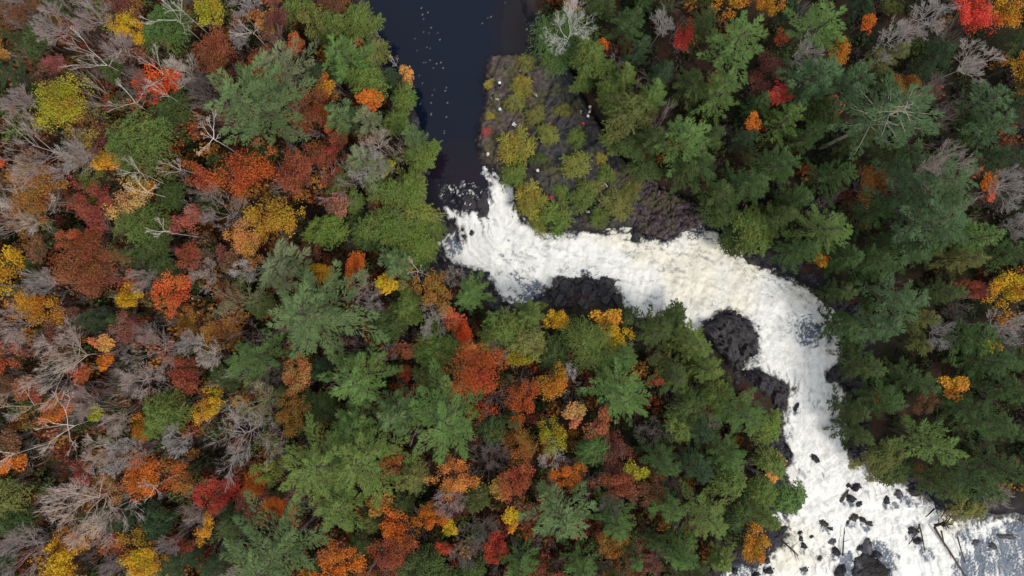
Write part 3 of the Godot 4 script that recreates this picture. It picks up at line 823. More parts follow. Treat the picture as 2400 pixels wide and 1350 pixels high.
func shrub(label: String, x: float, z: float, size: float, tint: String) -> void:
	tree(label, "shrub", x, z, size, size * 1.1, tint)

# low growth that nobody could count, under and between the trees
func build_undergrowth() -> void:
	var h := Heap.new()
	for k in 90:
		var b := ball()
		var p := Vector3(b.x * 0.9, 0.45 + b.y * 0.5, b.z * 0.9)
		var n := (Vector3(around(1), around(1), around(1)) + Vector3.UP).normalized()
		var u := n.cross(Vector3(around(1), 0.1, around(1))).normalized()
		var w := n.cross(u)
		var l := rng.randf_range(0.12, 0.26)
		var t := rng.randf_range(0.7, 1.25)
		h.quad(p - u * l, p + w * l * 0.7, p + u * l, p - w * l * 0.7, Color(t, t, t))
	for k in 14:
		var a := rng.randf() * TAU
		var tip := Vector3(cos(a) * 0.9, rng.randf_range(0.7, 1.4), sin(a) * 0.9)
		h.tube(PackedVector3Array([Vector3.ZERO, tip * 0.5, tip]), PackedFloat32Array([0.03, 0.02, 0.01]), 3, Color(0.8, 0.75, 0.75))
	var tones := [lin(110, 62, 40), lin(92, 72, 50), lin(70, 78, 44), lin(58, 66, 38), lin(120, 84, 74), lin(130, 88, 44), lin(84, 76, 74)]
	var greens := [lin(58, 66, 38), lin(48, 58, 36), lin(66, 70, 44), lin(74, 56, 44), lin(70, 62, 56)]
	var where := []
	while where.size() < 4300:
		var x := rng.randf_range(-84, 84)
		var z := rng.randf_range(-50, 50)
		var d := far_from(water_far, x, z)
		if d < 3.6 or far_from(shelf_far, x, z) < 0.5 or on_ledge(x, z): continue
		var right := smoothstep(0.0, 30.0, x - z * 0.3 + around(20.0))
		if rng.randf() < right * 0.55: continue
		var k: Color = greens[rng.randi() % 5] if rng.randf() < 0.25 + 0.6 * right else tones[rng.randi() % 7]
		var s := rng.randf_range(0.6, 1.7)
		where.push_back([Transform3D(Basis(Vector3.UP, rng.randf() * TAU) * Basis.from_scale(Vector3(s, s * rng.randf_range(0.7, 1.5), s)), Vector3(x, ground_height(x, z) - 0.05, z)), k * rng.randf_range(0.7, 1.3)])
	var mm := MultiMesh.new()
	mm.transform_format = MultiMesh.TRANSFORM_3D
	mm.use_colors = true
	mm.mesh = h.mesh()
	mm.instance_count = where.size()
	for k in where.size():
		mm.set_instance_transform(k, where[k][0])
		mm.set_instance_color(k, where[k][1])
	var o := MultiMeshInstance3D.new()
	o.name = "undergrowth"
	o.multimesh = mm
	o.material_override = mat("undergrowth", Color.WHITE, 0.85, 0.25, 0.2)
	add_child(o, true)
	tag(o, "low brown and green undergrowth covering the forest floor", "undergrowth", "", "stuff")


func scatter(called: String, label: String, m: Mesh, count: int, tones: Array, left_share: float, lo: float, hi: float, back: float) -> void:
	var where := []
	while where.size() < count:
		var x := rng.randf_range(-86, 86)
		var z := rng.randf_range(-50, 50)
		if far_from(water_far, x, z) < 3.2 or far_from(shelf_far, x, z) < 1.0 or on_ledge(x, z): continue
		var right := smoothstep(-6.0, 30.0, x - z * 0.3 + around(16.0))
		if rng.randf() > lerpf(1.0, left_share, right): continue
		var s := rng.randf_range(lo, hi)
		where.push_back([Transform3D(Basis.from_euler(Vector3(around(0.15), rng.randf() * TAU, around(0.15))) * Basis.from_scale(Vector3(s, s * rng.randf_range(0.9, 1.5), s)), Vector3(x, ground_height(x, z) - 0.05, z)), tones[rng.randi() % tones.size()] * rng.randf_range(0.75, 1.25)])
	var mm := MultiMesh.new()
	mm.transform_format = MultiMesh.TRANSFORM_3D
	mm.use_colors = true
	mm.mesh = m
	mm.instance_count = where.size()
	for k in where.size():
		mm.set_instance_transform(k, where[k][0])
		mm.set_instance_color(k, where[k][1])
	var o := MultiMeshInstance3D.new()
	o.name = called
	o.multimesh = mm
	o.material_override = mat(called, Color.WHITE, 0.85, 0.25, back)
	add_child(o, true)
	tag(o, label, "thicket", "", "stuff")

# thin saplings, some bare and some with a few leaves left, filling in under the crowns
func build_thicket() -> void:
	for v in 2:
		var twigs := Heap.new()
		for q in 5:
			var a := rng.randf() * TAU
			grow(twigs, Vector3(around(0.4), 0, around(0.4)), Vector3(cos(a) * 0.35, 1, sin(a) * 0.35).normalized(), rng.randf_range(1.6, 2.4), 0.035, 3, 0.5, 3, 0.08)
		scatter("bare_thicket", "grey and purplish leafless saplings filling in between the trees", twigs.mesh(), 260, [lin(170, 158, 154), lin(160, 144, 142), lin(184, 166, 156), lin(140, 128, 122)], 0.15, 0.8, 1.6, 0.0)
	for v in 3:
		var leaves := Heap.new()
		for q in 6:
			var c := Vector3(around(0.9), rng.randf_range(1.0, 3.2), around(0.9))
			leaves.tube(PackedVector3Array([Vector3(c.x * 0.2, 0, c.z * 0.2), c]), PackedFloat32Array([0.035, 0.01]), 3, Color(0.5, 0.45, 0.45))
			var t := rng.randf_range(0.75, 1.2)
			for k in 34:
				var b := ball()
				var p := c + b * 0.75 * b.length()
				var n := (Vector3(around(1), around(1), around(1)) + Vector3.UP * 0.7).normalized()
				var u := n.cross(Vector3(around(1), 0.1, around(1))).normalized()
				var w := n.cross(u)
				var l := rng.randf_range(0.09, 0.2)
				var d := t * rng.randf_range(0.75, 1.25)
				leaves.quad(p - u * l, p + w * l * 0.7, p + u * l, p - w * l * 0.7, Color(d, d, d))
		scatter("leafy_thicket", "rusty, ochre and olive saplings filling in between the trees", leaves.mesh(), 430, [lin(150, 82, 50), lin(160, 112, 58), lin(96, 100, 56), lin(120, 66, 50), lin(84, 96, 54), lin(176, 124, 60), lin(176, 116, 90), lin(92, 104, 58)], 0.15, 0.8, 1.5, 0.2)

# ------------------------------------------------------------------ people
# bones are [from, to, radius, radius]; the skin is where their smoothly joined distances are zero
func skin(bones: Array, cell: float, grow_by := 0.0) -> ArrayMesh:
	var lo := Vector3.ONE * 1e9
	var hi := -lo
	for b in bones:
		var r: float = maxf(b[2], b[3]) + grow_by + cell * 2.0
		lo = lo.min((b[0] as Vector3).min(b[1]) - Vector3.ONE * r)
		hi = hi.max((b[0] as Vector3).max(b[1]) + Vector3.ONE * r)
	var n := Vector3i(((hi - lo) / cell).ceil()) + Vector3i.ONE
	var f := PackedFloat32Array()
	f.resize(n.x * n.y * n.z)
	f.fill(1.0)
	var blend := cell * 1.6
	for b in bones:
		var a: Vector3 = b[0]
		var ab: Vector3 = b[1] - a
		var l2 := maxf(ab.length_squared(), 1e-8)
		var r: float = maxf(b[2], b[3]) + grow_by + cell * 2.0
		var p0 := Vector3i((((b[0] as Vector3).min(b[1]) - Vector3.ONE * r - lo) / cell).floor()).max(Vector3i.ZERO)
		var p1 := Vector3i((((b[0] as Vector3).max(b[1]) + Vector3.ONE * r - lo) / cell).ceil()).min(n - Vector3i.ONE)
		for z in range(p0.z, p1.z + 1):
			for y in range(p0.y, p1.y + 1):
				for x in range(p0.x, p1.x + 1):
					var p := lo + Vector3(x, y, z) * cell
					var t := clampf((p - a).dot(ab) / l2, 0.0, 1.0)
					var d: float = (p - a - ab * t).length() - lerpf(b[2], b[3], t) - grow_by
					var at := x + n.x * (y + n.y * z)
					var k := maxf(blend - absf(f[at] - d), 0.0) / blend
					f[at] = minf(f[at], d) - k * k * blend * 0.25
	var ids := {}
	var v := PackedVector3Array()
	var idx := PackedInt32Array()
	var step := [1, n.x, n.x * n.y]
	for z in n.z - 1:
		for y in n.y - 1:
			for x in n.x - 1:
				var at := x + n.x * (y + n.y * z)
				var inside := 0
				for q in 8:
					if f[at + (q & 1) + (step[1] if q & 2 else 0) + (step[2] if q & 4 else 0)] < 0.0: inside += 1
				if inside == 0 or inside == 8: continue
				var sum := Vector3.ZERO
				var hits := 0
				for ax in 3:
					for q in 4:
						var o := Vector3.ZERO
						o[(ax + 1) % 3] = q & 1
						o[(ax + 2) % 3] = q >> 1
						var i0: int = at + int(o.x) + int(o.y) * step[1] + int(o.z) * step[2]
						var i1: int = i0 + step[ax]
						if (f[i0] < 0.0) != (f[i1] < 0.0):
							o[ax] = f[i0] / (f[i0] - f[i1])
							sum += o
							hits += 1
				ids[at] = v.size()
				v.push_back(lo + (Vector3(x, y, z) + sum / hits) * cell)
	for at in ids:
		for ax in 3:
			var s1: int = step[(ax + 1) % 3]
			var s2: int = step[(ax + 2) % 3]
			var a0 := f[at] < 0.0
			var a1 := f[at + step[ax]] < 0.0
			if a0 == a1 or not (ids.has(at - s1) and ids.has(at - s2) and ids.has(at - s1 - s2)): continue
			var w := [ids[at - s1 - s2], ids[at - s1], ids[at], ids[at - s2]]
			if a0: idx.append_array([w[0], w[2], w[1], w[0], w[3], w[2]])
			else: idx.append_array([w[0], w[1], w[2], w[0], w[2], w[3]])
	var st := SurfaceTool.new()
	st.begin(Mesh.PRIMITIVE_TRIANGLES)
	st.set_smooth_group(0)
	for i in idx: st.add_vertex(v[i])
	st.index()
	st.generate_normals()
	return st.commit()

# a figure facing +z: [body, hands, jacket, trousers, shoes, hair, hat]
func figure(pose: String) -> Array:
	if shapes.has(pose): return shapes[pose]
	var hip := Vector3(0, 0.94, 0)
	var knee := [Vector3(-0.1, 0.5, 0.05), Vector3(0.11, 0.5, 0.02)]
	var ankle := [Vector3(-0.11, 0.09, 0.0), Vector3(0.13, 0.09, -0.04)]
	if pose == "sit":
		hip = Vector3(0, 0.22, -0.1)
		knee = [Vector3(-0.13, 0.5, 0.28), Vector3(0.14, 0.46, 0.3)]
		ankle = [Vector3(-0.12, 0.09, 0.46), Vector3(0.14, 0.09, 0.5)]
	var chest := hip + Vector3(0, 0.38, 0.03)
	var neck := hip + Vector3(0, 0.55, 0.02)
	var head := hip + Vector3(0, 0.7, 0.06)
	var body := [[hip, chest, 0.13, 0.14], [chest, neck, 0.12, 0.06], [neck, head, 0.052, 0.055], [head, head + Vector3(0, 0.06, -0.01), 0.088, 0.09], [head + Vector3(0, -0.06, 0.04), head + Vector3(0, -0.07, 0.055), 0.045, 0.035], [head + Vector3(0, 0.0, 0.09), head + Vector3(0, -0.02, 0.105), 0.014, 0.018]]
	for s in [-1, 1]: body.push_back([head + Vector3(s * 0.09, 0.02, 0), head + Vector3(s * 0.098, -0.01, 0), 0.018, 0.014])
	var coat := [[hip + Vector3(0, -0.04, 0), chest, 0.15, 0.155], [chest, neck + Vector3(0, -0.02, 0), 0.14, 0.07]]
	var pants := [[hip + Vector3(-0.06, 0, 0), hip + Vector3(0.06, 0, 0), 0.135, 0.135]]
	var boots := []
	var hands := []
	for s in 2:
		var x := -1.0 if s == 0 else 1.0
		var shoulder := neck + Vector3(x * 0.18, -0.06, 0)
		var elbow := shoulder + Vector3(x * 0.07, -0.27, -0.03)
		var wrist := elbow + (Vector3(x * -0.02, -0.2, 0.13) if pose == "stand" else Vector3(x * -0.06, -0.02, 0.24))
		var way := (wrist - elbow).normalized()
		body.append_array([[neck + Vector3(x * 0.06, -0.04, 0), shoulder, 0.06, 0.06], [shoulder, elbow, 0.05, 0.04], [elbow, wrist, 0.04, 0.028], [hip + Vector3(x * 0.09, 0, 0), knee[s], 0.085, 0.055], [knee[s], ankle[s], 0.055, 0.038], [ankle[s], ankle[s] + Vector3(0, -0.05, 0.15), 0.04, 0.032]])
		coat.append_array([[neck + Vector3(x * 0.06, -0.06, 0), shoulder, 0.08, 0.08], [shoulder, elbow, 0.07, 0.06], [elbow, wrist - way * 0.03, 0.058, 0.045]])
		pants.append_array([[hip + Vector3(x * 0.09, 0, 0), knee[s], 0.1, 0.072], [knee[s], ankle[s], 0.07, 0.06]])
		boots.append_array([[ankle[s], ankle[s] + Vector3(0, -0.045, 0.16), 0.055, 0.043], [ankle[s] + Vector3(0, -0.04, -0.03), ankle[s] + Vector3(0, -0.045, 0.16), 0.042, 0.042]])
		var palm := wrist + way * 0.07
		var across := way.cross(Vector3(0, 1, 0.3)).normalized()
		var curl := across.cross(way).normalized() * -1.0
		hands.append_array([[wrist - way * 0.02, palm - across * 0.018, 0.022, 0.02], [wrist, palm + across * 0.018, 0.022, 0.02]])
		for q in 4:
			var root := palm + across * (q - 1.5) * 0.019
			var bend: Vector3 = root + way * [0.038, 0.043, 0.04, 0.031][q] + curl * 0.008
			hands.append_array([[root, bend, 0.0095, 0.009], [bend, bend + way * [0.03, 0.034, 0.031, 0.024][q] + curl * 0.022, 0.009, 0.008]])
		var thumb := wrist + way * 0.025 - across * 0.024 * x
		hands.append_array([[thumb, thumb + way * 0.03 - across * 0.026 * x + curl * 0.01, 0.011, 0.01], [thumb + way * 0.03 - across * 0.026 * x + curl * 0.01, thumb + way * 0.055 - across * 0.03 * x + curl * 0.02, 0.01, 0.008]])
	var hair := [[head + Vector3(0, 0.05, -0.025), head + Vector3(0, 0.03, -0.035), 0.1, 0.1], [head + Vector3(0, 0.0, -0.05), head + Vector3(0, -0.08, -0.05), 0.075, 0.05]]
	var hat := Heap.new()
	var rim := PackedVector3Array()
	for r in [[0.001, 0.17], [0.07, 0.165], [0.105, 0.13], [0.112, 0.075], [0.19, 0.055], [0.2, 0.045], [0.112, 0.055]]:
		for q in 20: rim.push_back(head + Vector3(cos(TAU * q / 20.0) * r[0], r[1], sin(TAU * q / 20.0) * r[0] * 1.08 - 0.01))
	for r in 6:
		for q in 20:
			var w := (q + 1) % 20
			hat.quad(rim[r * 20 + q], rim[r * 20 + w], rim[r * 20 + 20 + w], rim[r * 20 + 20 + q], Color.WHITE if r != 2 else Color(0.12, 0.12, 0.14))
	shapes[pose] = [skin(body, 0.024), skin(hands, 0.006), skin(coat, 0.026), skin(pants, 0.026), skin(boots, 0.02), skin(hair, 0.022), hat.mesh()]
	return shapes[pose]

func cloth(tint: String) -> StandardMaterial3D:
	return mat("cloth_" + tint, TINT["cloth_" + tint], 0.85, 0.3)

func person(label: String, x: float, z: float, pose: String, coat: String, pants: String, top: String, turn: float) -> void:
	var f := figure(pose)
	var y := shelf_height(x, z)
	var o := base("person", Vector3(x, y - 0.03, z))
	o.rotation.y = deg_to_rad(turn)
	put("body", f[0], mat("skin", TINT.skin, 0.6, 0.4), o)
	put("hands", f[1], mat("skin", TINT.skin, 0.6, 0.4), o)
	put("jacket", f[2], cloth(coat), o)
	put("trousers", f[3], cloth(pants), o)
	put("shoes", f[4], cloth("black"), o)
	if "hat" in top: put("hat", f[6], cloth("red" if "red" in top else "white" if top == "whitehat" else "cream"), o)
	else: put("hair", f[5], cloth("brown" if top == "brownhair" else "straw" if top == "fairhair" else "black"), o)
	tag(o, label, "person", "visitors on the rock shelf")

func shelf_height(x: float, z: float) -> float:
	return maxf(shelf_tops.get(Vector2i(roundi((x + 8.0) / 0.16), roundi((z + 40.0) / 0.16)), -9.0), ground_height(x, z))
var shelf_tops := {}


func _ready() -> void:
	rng.seed = 20
	# ---- camera, sky, light, exposure
	var cam := Camera3D.new()
	cam.name = "camera"
	add_child(cam)
	cam.position = Vector3(0, EYE, 0)
	cam.rotation_degrees = Vector3(-90, 0, 0)
	cam.fov = rad_to_deg(2.0 * atan(45.0 / EYE))
	cam.far = 2500.0
	cam.current = true
	var env := Environment.new()
	env.background_mode = Environment.BG_SKY
	env.sky = Sky.new()
	var sky := ProceduralSkyMaterial.new()
	sky.sky_top_color = Color(0.82, 0.835, 0.86)
	sky.sky_horizon_color = Color(0.70, 0.73, 0.77)
	sky.sky_curve = 0.3
	sky.ground_bottom_color = Color(0.1, 0.1, 0.09)
	sky.ground_horizon_color = Color(0.55, 0.56, 0.57)
	sky.sun_angle_max = 1.0
	env.sky.sky_material = sky
	env.tonemap_mode = Environment.TONE_MAPPER_LINEAR
	env.tonemap_exposure = 1.37
	env.sdfgi_enabled = true
	env.ssao_enabled = true
	env.ssil_enabled = true
	var around_ := WorldEnvironment.new()
	around_.name = "world_environment"
	around_.environment = env
	add_child(around_)
	var sun := DirectionalLight3D.new()
	sun.name = "sun"
	sun.light_energy = 0.5
	sun.light_angular_distance = 14.0
	sun.light_color = Color(1.0, 0.97, 0.92)
	sun.shadow_enabled = true
	sun.rotation_degrees = Vector3(-48, 52, 0)
	add_child(sun)
	# ---- the noises that shape land and water
	fine.seed = 3
	fine.frequency = 0.12
	fine.fractal_octaves = 3
	broad.seed = 8
	broad.frequency = 0.035
	broad.fractal_octaves = 3
	joints.seed = 5
	joints.noise_type = FastNoiseLite.TYPE_CELLULAR
	joints.cellular_return_type = FastNoiseLite.RETURN_DISTANCE2_SUB
	joints.frequency = 0.28
	joints.fractal_type = FastNoiseLite.FRACTAL_NONE
	streak.seed = 13
	streak.frequency = 0.22
	streak.fractal_octaves = 3
	streak.domain_warp_enabled = true
	streak.domain_warp_amplitude = 2.0
	streak.domain_warp_frequency = 0.3
	water_far = distance_net(WATER)
	foam_far = distance_net(FOAM)
	shelf_far = distance_net(SHELF)
	# ---- land and water
	build_ground()
	build_shelf()
	build_pool()
	build_rapids()
	# ---- rocks
	ledge("square black ledge block at the left end of the rock wall below the cascade", Vector2(8.2, 0.4), PackedVector2Array([Vector2(-1.69, -1.77), Vector2(-0.76, -2.17), Vector2(1.11, -2.04), Vector2(1.58, -0.77), Vector2(1.85, 0.56), Vector2(1.71, 2.69), Vector2(-1.56, 2.82), Vector2(-2.23, 0.69)]), 1.7, "ledge")
	ledge("middle black ledge block with a rounded top below the cascade", Vector2(11.6, 1.0), PackedVector2Array([Vector2(-1.63, -0.44), Vector2(-0.76, -1.78), Vector2(0.18, -2.38), Vector2(1.38, -1.91), Vector2(1.79, -0.04), Vector2(1.65, 2.50), Vector2(-1.03, 2.63), Vector2(-1.57, 1.43)]), 1.6, "ledge")
	ledge("right black ledge block notched at its top below the cascade", Vector2(15.1, 0.9), PackedVector2Array([Vector2(-1.74, -1.81), Vector2(-0.66, -2.55), Vector2(0.95, -1.88), Vector2(1.35, 0.06), Vector2(1.62, 2.20), Vector2(-0.06, 2.73), Vector2(-1.47, 1.26)]), 1.7, "ledge")
	ledge("long low wet ledge left of the square ledge block", Vector2(2.7, 2.6), PackedVector2Array([Vector2(-4.01, -0.55), Vector2(-1.67, -0.08), Vector2(1.00, -0.68), Vector2(3.21, -1.21), Vector2(3.48, 0.66), Vector2(0.67, 1.06), Vector2(-2.67, 0.79)]), 0.9, "wet")
	ledge("small broken ledge right of the notched ledge block", Vector2(17.6, 3.3), PackedVector2Array([Vector2(-1.04, -2.03), Vector2(-0.36, -1.63), Vector2(0.18, -0.15), Vector2(1.40, 1.20), Vector2(0.86, 1.88), Vector2(-1.04, 0.73)]), 0.5, "wet")
	ledge("large domed purple black rock pushing into the rapids from the left bank", Vector2(34.7, 8.5), PackedVector2Array([Vector2(-5.15, -1.31), Vector2(-3.94, -2.38), Vector2(-1.57, -4.25), Vector2(0.11, -4.11), Vector2(2.14, -2.91), Vector2(3.82, -1.10), Vector2(3.96, 0.04), Vector2(3.22, 1.52), Vector2(1.88, 3.12), Vector2(1.48, 4.47), Vector2(-0.41, 4.46), Vector2(-1.90, 2.31), Vector2(-3.60, 0.16)]), 2.5, "dome")
	ledge("sloping purple black ledge on the left bank just above the lower chute", Vector2(40.8, 16.0), PackedVector2Array([Vector2(-3.87, -2.74), Vector2(-1.16, -2.60), Vector2(1.29, -1.51), Vector2(2.99, -0.29), Vector2(2.87, 1.20), Vector2(2.30, 3.10), Vector2(0.26, 2.69), Vector2(-1.32, 0.86), Vector2(-3.37, -0.71)]), 1.6, "ledge")
	ledge("wet black ledge on the outer bend under the olive evergreen", Vector2(36.6, -6.4), PackedVector2Array([Vector2(-2.70, -2.65), Vector2(0.02, -1.58), Vector2(2.18, -0.30), Vector2(3.54, 2.06), Vector2(2.18, 3.00), Vector2(0.42, 2.19), Vector2(0.02, -0.23), Vector2(-1.75, -0.63), Vector2(-3.92, -1.84)]), 1.5, "wet")
	ledge("dark wet wall of rock right of the whirlpool", Vector2(53.1, 11.2), PackedVector2Array([Vector2(1.40, -3.09), Vector2(1.68, 0.62), Vector2(1.32, 4.01), Vector2(-0.97, 4.01), Vector2(-1.95, 1.70), Vector2(-1.01, 0.89), Vector2(-0.08, -0.73), Vector2(0.32, -2.75), Vector2(-0.63, -4.64)]), 1.5, "wet")
	ledge("narrow dark ledge on the right bank beside the lower chute", Vector2(54.1, 21.8), PackedVector2Array([Vector2(0.48, -3.89), Vector2(0.97, 0.20), Vector2(1.06, 4.30), Vector2(-0.02, 4.30), Vector2(-0.48, 1.91), Vector2(-0.39, -0.15), Vector2(-0.85, -2.40), Vector2(-0.75, -4.23)]), 1.4, "wet")
	ledge("black rock lip awash between the pool and the upper chute", Vector2(-4.6, -14.3), PackedVector2Array([Vector2(-0.07, -3.49), Vector2(0.73, -2.16), Vector2(0.64, 0.58), Vector2(0.56, 3.35), Vector2(-0.78, 2.55), Vector2(-0.63, 0.58), Vector2(-0.47, -1.37)]), 0.25, "wet")
	ledge("black rock awash left of the rock lip in the first drop", Vector2(-7.0, -13.5), PackedVector2Array([Vector2(-1.59, -0.77), Vector2(-0.05, -1.22), Vector2(1.34, -0.25), Vector2(1.06, 1.19), Vector2(-0.75, 1.06)]), 0.1, "wet")
	ledge("black rock sill on the left bank at the head of the first drop", Vector2(-11.4, -11.3), PackedVector2Array([Vector2(-1.78, -4.61), Vector2(-1.03, -2.40), Vector2(0.01, -1.09), Vector2(1.07, 1.05), Vector2(2.69, 2.59), Vector2(1.34, 2.79), Vector2(-0.40, 2.26), Vector2(-1.74, -0.42)]), 0.12, "wet")
	ledge("reddish rock step at the left rim of the pool neck", Vector2(-13.8, -14.6), PackedVector2Array([Vector2(-0.25, -3.08), Vector2(0.55, -2.81), Vector2(0.27, -0.97), Vector2(0.09, 0.97), Vector2(0.45, 2.93), Vector2(-0.36, 3.27), Vector2(-0.81, -0.32)]), 0.8, "brownwet")
	ledge("dark stony bar of packed rubble below the biggest bar boulder", Vector2(57.5, 45.2), PackedVector2Array([Vector2(-2.44, -1.78), Vector2(-0.73, -2.46), Vector2(1.46, -1.64), Vector2(3.03, 0.27), Vector2(3.72, 2.67), Vector2(-2.10, 2.67), Vector2(-2.92, 0.27)]), 0.55, "wet")
	boulder("ragged black boulder against the left bank of the lower chute", 43.88, 26.32, 1.87, 2.67, 0, "wet")
	boulder("lone oval black boulder in the middle of the lower chute", 48.62, 27.35, 1.60, 0.93, 30, "wet")
	boulder("upper left boulder of the mid-river knot below the right bank", 53.98, 31.58, 0.73, 1.00, -20, "wet")
	boulder("largest boulder of the mid-river knot, ringed with foam", 55.15, 31.86, 1.53, 1.40, 10, "wet")
	boulder("slim slanting brown boulder left of the mid-river knot", 53.33, 33.45, 0.60, 2.00, 35, "brownwet")
	boulder("dark boulder in the middle of the mid-river knot", 54.50, 33.80, 1.33, 1.20, 0, "wet")
	boulder("lowest boulder of the mid-river knot", 55.75, 34.63, 0.80, 1.20, 15, "wet")
	boulder("brown humped boulder midway between the knot and the stony bar", 54.96, 36.91, 1.60, 1.13, 15, "brownwet")
	boulder("small boulder just right of the brown humped boulder", 56.34, 37.19, 0.87, 1.00, -30, "wet")
	boulder("oval boulder at the right end of the humped row", 57.37, 37.81, 1.20, 1.00, 20, "brownwet")
	boulder("small flat boulder at the left end of the humped row", 53.94, 37.61, 0.80, 0.53, -30, "wet")
	boulder("boulder standing alone right of the mid-river knot", 60.13, 34.07, 1.13, 1.20, 0, "wet")
	boulder("light grey block below the right bank bushes", 62.09, 33.03, 1.20, 1.47, 20, "grey")
	boulder("large dark boulder at the foot of the right bank bushes", 64.96, 32.55, 2.27, 2.00, 15, "wet")
	boulder("small upright boulder at the top of the lower chute", 45.39, 19.02, 0.73, 1.33, 15, "wet")
	boulder("round brown-topped boulder left of the humped row", 50.10, 37.81, 1.47, 1.13, 0, "brownwet")
	boulder("small boulder touching the brown-topped boulder", 51.20, 38.64, 0.87, 0.73, 20, "wet")
	boulder("top boulder of the short chain near the left shore", 46.27, 39.27, 0.87, 0.67, 0, "wet")
	boulder("middle boulder of the short chain near the left shore", 46.41, 40.30, 1.00, 0.80, 10, "wet")
	boulder("bottom boulder of the short chain near the left shore", 46.90, 41.47, 1.07, 1.20, 15, "wet")
	boulder("pebble-like boulder alone right of the short chain", 48.13, 39.96, 0.67, 0.60, 0, "wet")
	boulder("grey boulder above the blue pool", 51.49, 40.78, 1.47, 1.00, 15, "grey")
	boulder("dark boulder at the left rim of the blue pool", 52.05, 42.37, 1.33, 1.47, 0, "wet")
	boulder("speckled grey boulder near the bottom edge", 46.97, 45.18, 1.20, 1.00, 0, "grey")
	boulder("faint grey boulder between the speckled one and the blue pool", 49.51, 43.40, 0.80, 0.80, 0, "grey")
	boulder("biggest boulder on the stony bar", 57.06, 41.61, 1.87, 2.13, 10, "grey")
	boulder("rounded boulder right of the biggest bar boulder", 58.64, 42.85, 1.33, 1.33, 0, "wet")
	boulder("small boulder left of the biggest bar boulder", 55.89, 41.82, 0.80, 0.93, 0, "wet")
	boulder("dark boulder below the blue pool on the bottom edge", 52.87, 45.53, 2.00, 1.73, 0, "wet")
	boulder("slab right of the blue pool on the stony bar", 55.62, 44.29, 1.60, 1.33, 30, "grey")
	boulder("dark boulder below the orange-gold waterside maple", 41.20, 45.39, 1.47, 1.33, 0, "wet")
	boulder("bottom-edge boulder left of the one under the waterside maple", 39.27, 46.06, 1.33, 0.93, 0, "wet")
	boulder("small boulder at the far left of the bottom shore", 35.82, 45.49, 1.07, 0.93, 20, "wet")
	boulder("dark boulder between the two driftwood sticks", 64.46, 38.99, 1.60, 1.47, 0, "wet")
	boulder("boulder at the foot of the driftwood sticks", 65.23, 40.65, 1.13, 1.20, 0, "wet")
	boulder("low rock right of the long driftwood trunk", 74.50, 40.92, 1.47, 0.93, 10, "grey")
	boulder("round rock in the grey shallows near the right edge", 77.25, 41.47, 1.13, 1.20, 0, "grey")
	boulder("long low rock in the grey shallows near the right edge", 79.64, 39.89, 2.67, 1.07, 5, "grey")
	boulder("tiny dark rock showing through the first drop", -6.38, -8.74, 0.60, 1.00, 0, "wet")
	boulder("black pointed boulder where the cascade begins", 19.60, -8.24, 1.40, 1.87, 10, "wet")
	boulder("black boulder just right of the pointed boulder", 21.78, -8.05, 1.20, 1.20, 0, "wet")
	boulder("long black boulder below the broken brown rocks", 24.37, -8.60, 2.27, 1.33, 0, "wet")
	boulder("black knob of rock jutting into the neck of the chute", 51.38, 13.81, 2.27, 2.27, 0, "wet")
	driftwood("tangle of dark brushwood washed onto the stony bar", PackedVector3Array([Vector3(55.30, 0.6, 45.74), Vector3(56.89, 0.8, 44.49), Vector3(58.94, 0.8, 44.29), Vector3(60.42, 0.6, 45.40)]), 0.12, "blackwood", 46)
	driftwood("second brushwood heap at the bottom edge of the stony bar", PackedVector3Array([Vector3(56.66, 0.6, 46.22), Vector3(58.31, 0.7, 45.69), Vector3(59.94, 0.6, 46.22)]), 0.1, "driftwood", 30)
	driftwood("dead conifer trunk lying in the foam right of the orange-gold maple", PackedVector3Array([Vector3(42.18, 0.6, 39.65), Vector3(43.59, 0.5, 40.79), Vector3(44.89, 0.35, 41.95), Vector3(45.99, 0.2, 42.97)]), 0.16, "blackwood", 14)
	driftwood("thin upright pole lying across the head of the stony bar", PackedVector3Array([Vector3(52.96, 0.5, 42.84), Vector3(53.06, 0.55, 40.63), Vector3(53.21, 0.5, 38.32)]), 0.13, "blackwood", 2)
	driftwood("left stick of the crossed pair beside the far boulder", PackedVector3Array([Vector3(65.10, 0.7, 37.97), Vector3(64.63, 0.5, 39.42), Vector3(63.73, 0.2, 41.19)]), 0.14, "driftwood", 1)
	driftwood("right stick of the crossed pair beside the far boulder", PackedVector3Array([Vector3(64.96, 0.8, 37.73), Vector3(65.52, 0.6, 39.38), Vector3(66.34, 0.2, 42.28)]), 0.17, "driftwood", 2)
	driftwood("root mass of a washed-up tree at the right bank", PackedVector3Array([Vector3(67.42, 0.8, 37.93), Vector3(68.30, 1.0, 37.58), Vector3(69.39, 0.9, 37.35)]), 0.28, "blackwood", 34)
	driftwood("long driftwood trunk reaching from the root mass to the bottom edge", PackedVector3Array([Vector3(67.36, 0.9, 38.17), Vector3(68.80, 0.6, 40.34), Vector3(70.18, 0.4, 42.20), Vector3(71.55, 0.3, 44.30), Vector3(72.92, 0.2, 46.40)]), 0.2, "driftwood", 3)
	driftwood("short driftwood limb joining the long trunk below the root mass", PackedVector3Array([Vector3(68.45, 0.9, 38.72), Vector3(68.87, 0.7, 40.03), Vector3(69.29, 0.5, 41.34)]), 0.16, "driftwood", 0)
	driftwood("slim driftwood pole right of the long trunk", PackedVector3Array([Vector3(71.26, 0.6, 39.79), Vector3(71.96, 0.4, 41.93), Vector3(72.85, 0.2, 44.20)]), 0.13, "driftwood", 2)
	driftwood("short dark stick poking from the bushes above the root mass", PackedVector3Array([Vector3(67.31, 0.9, 35.15), Vector3(66.77, 0.7, 35.91), Vector3(66.23, 0.4, 36.70)]), 0.15, "blackwood", 0)
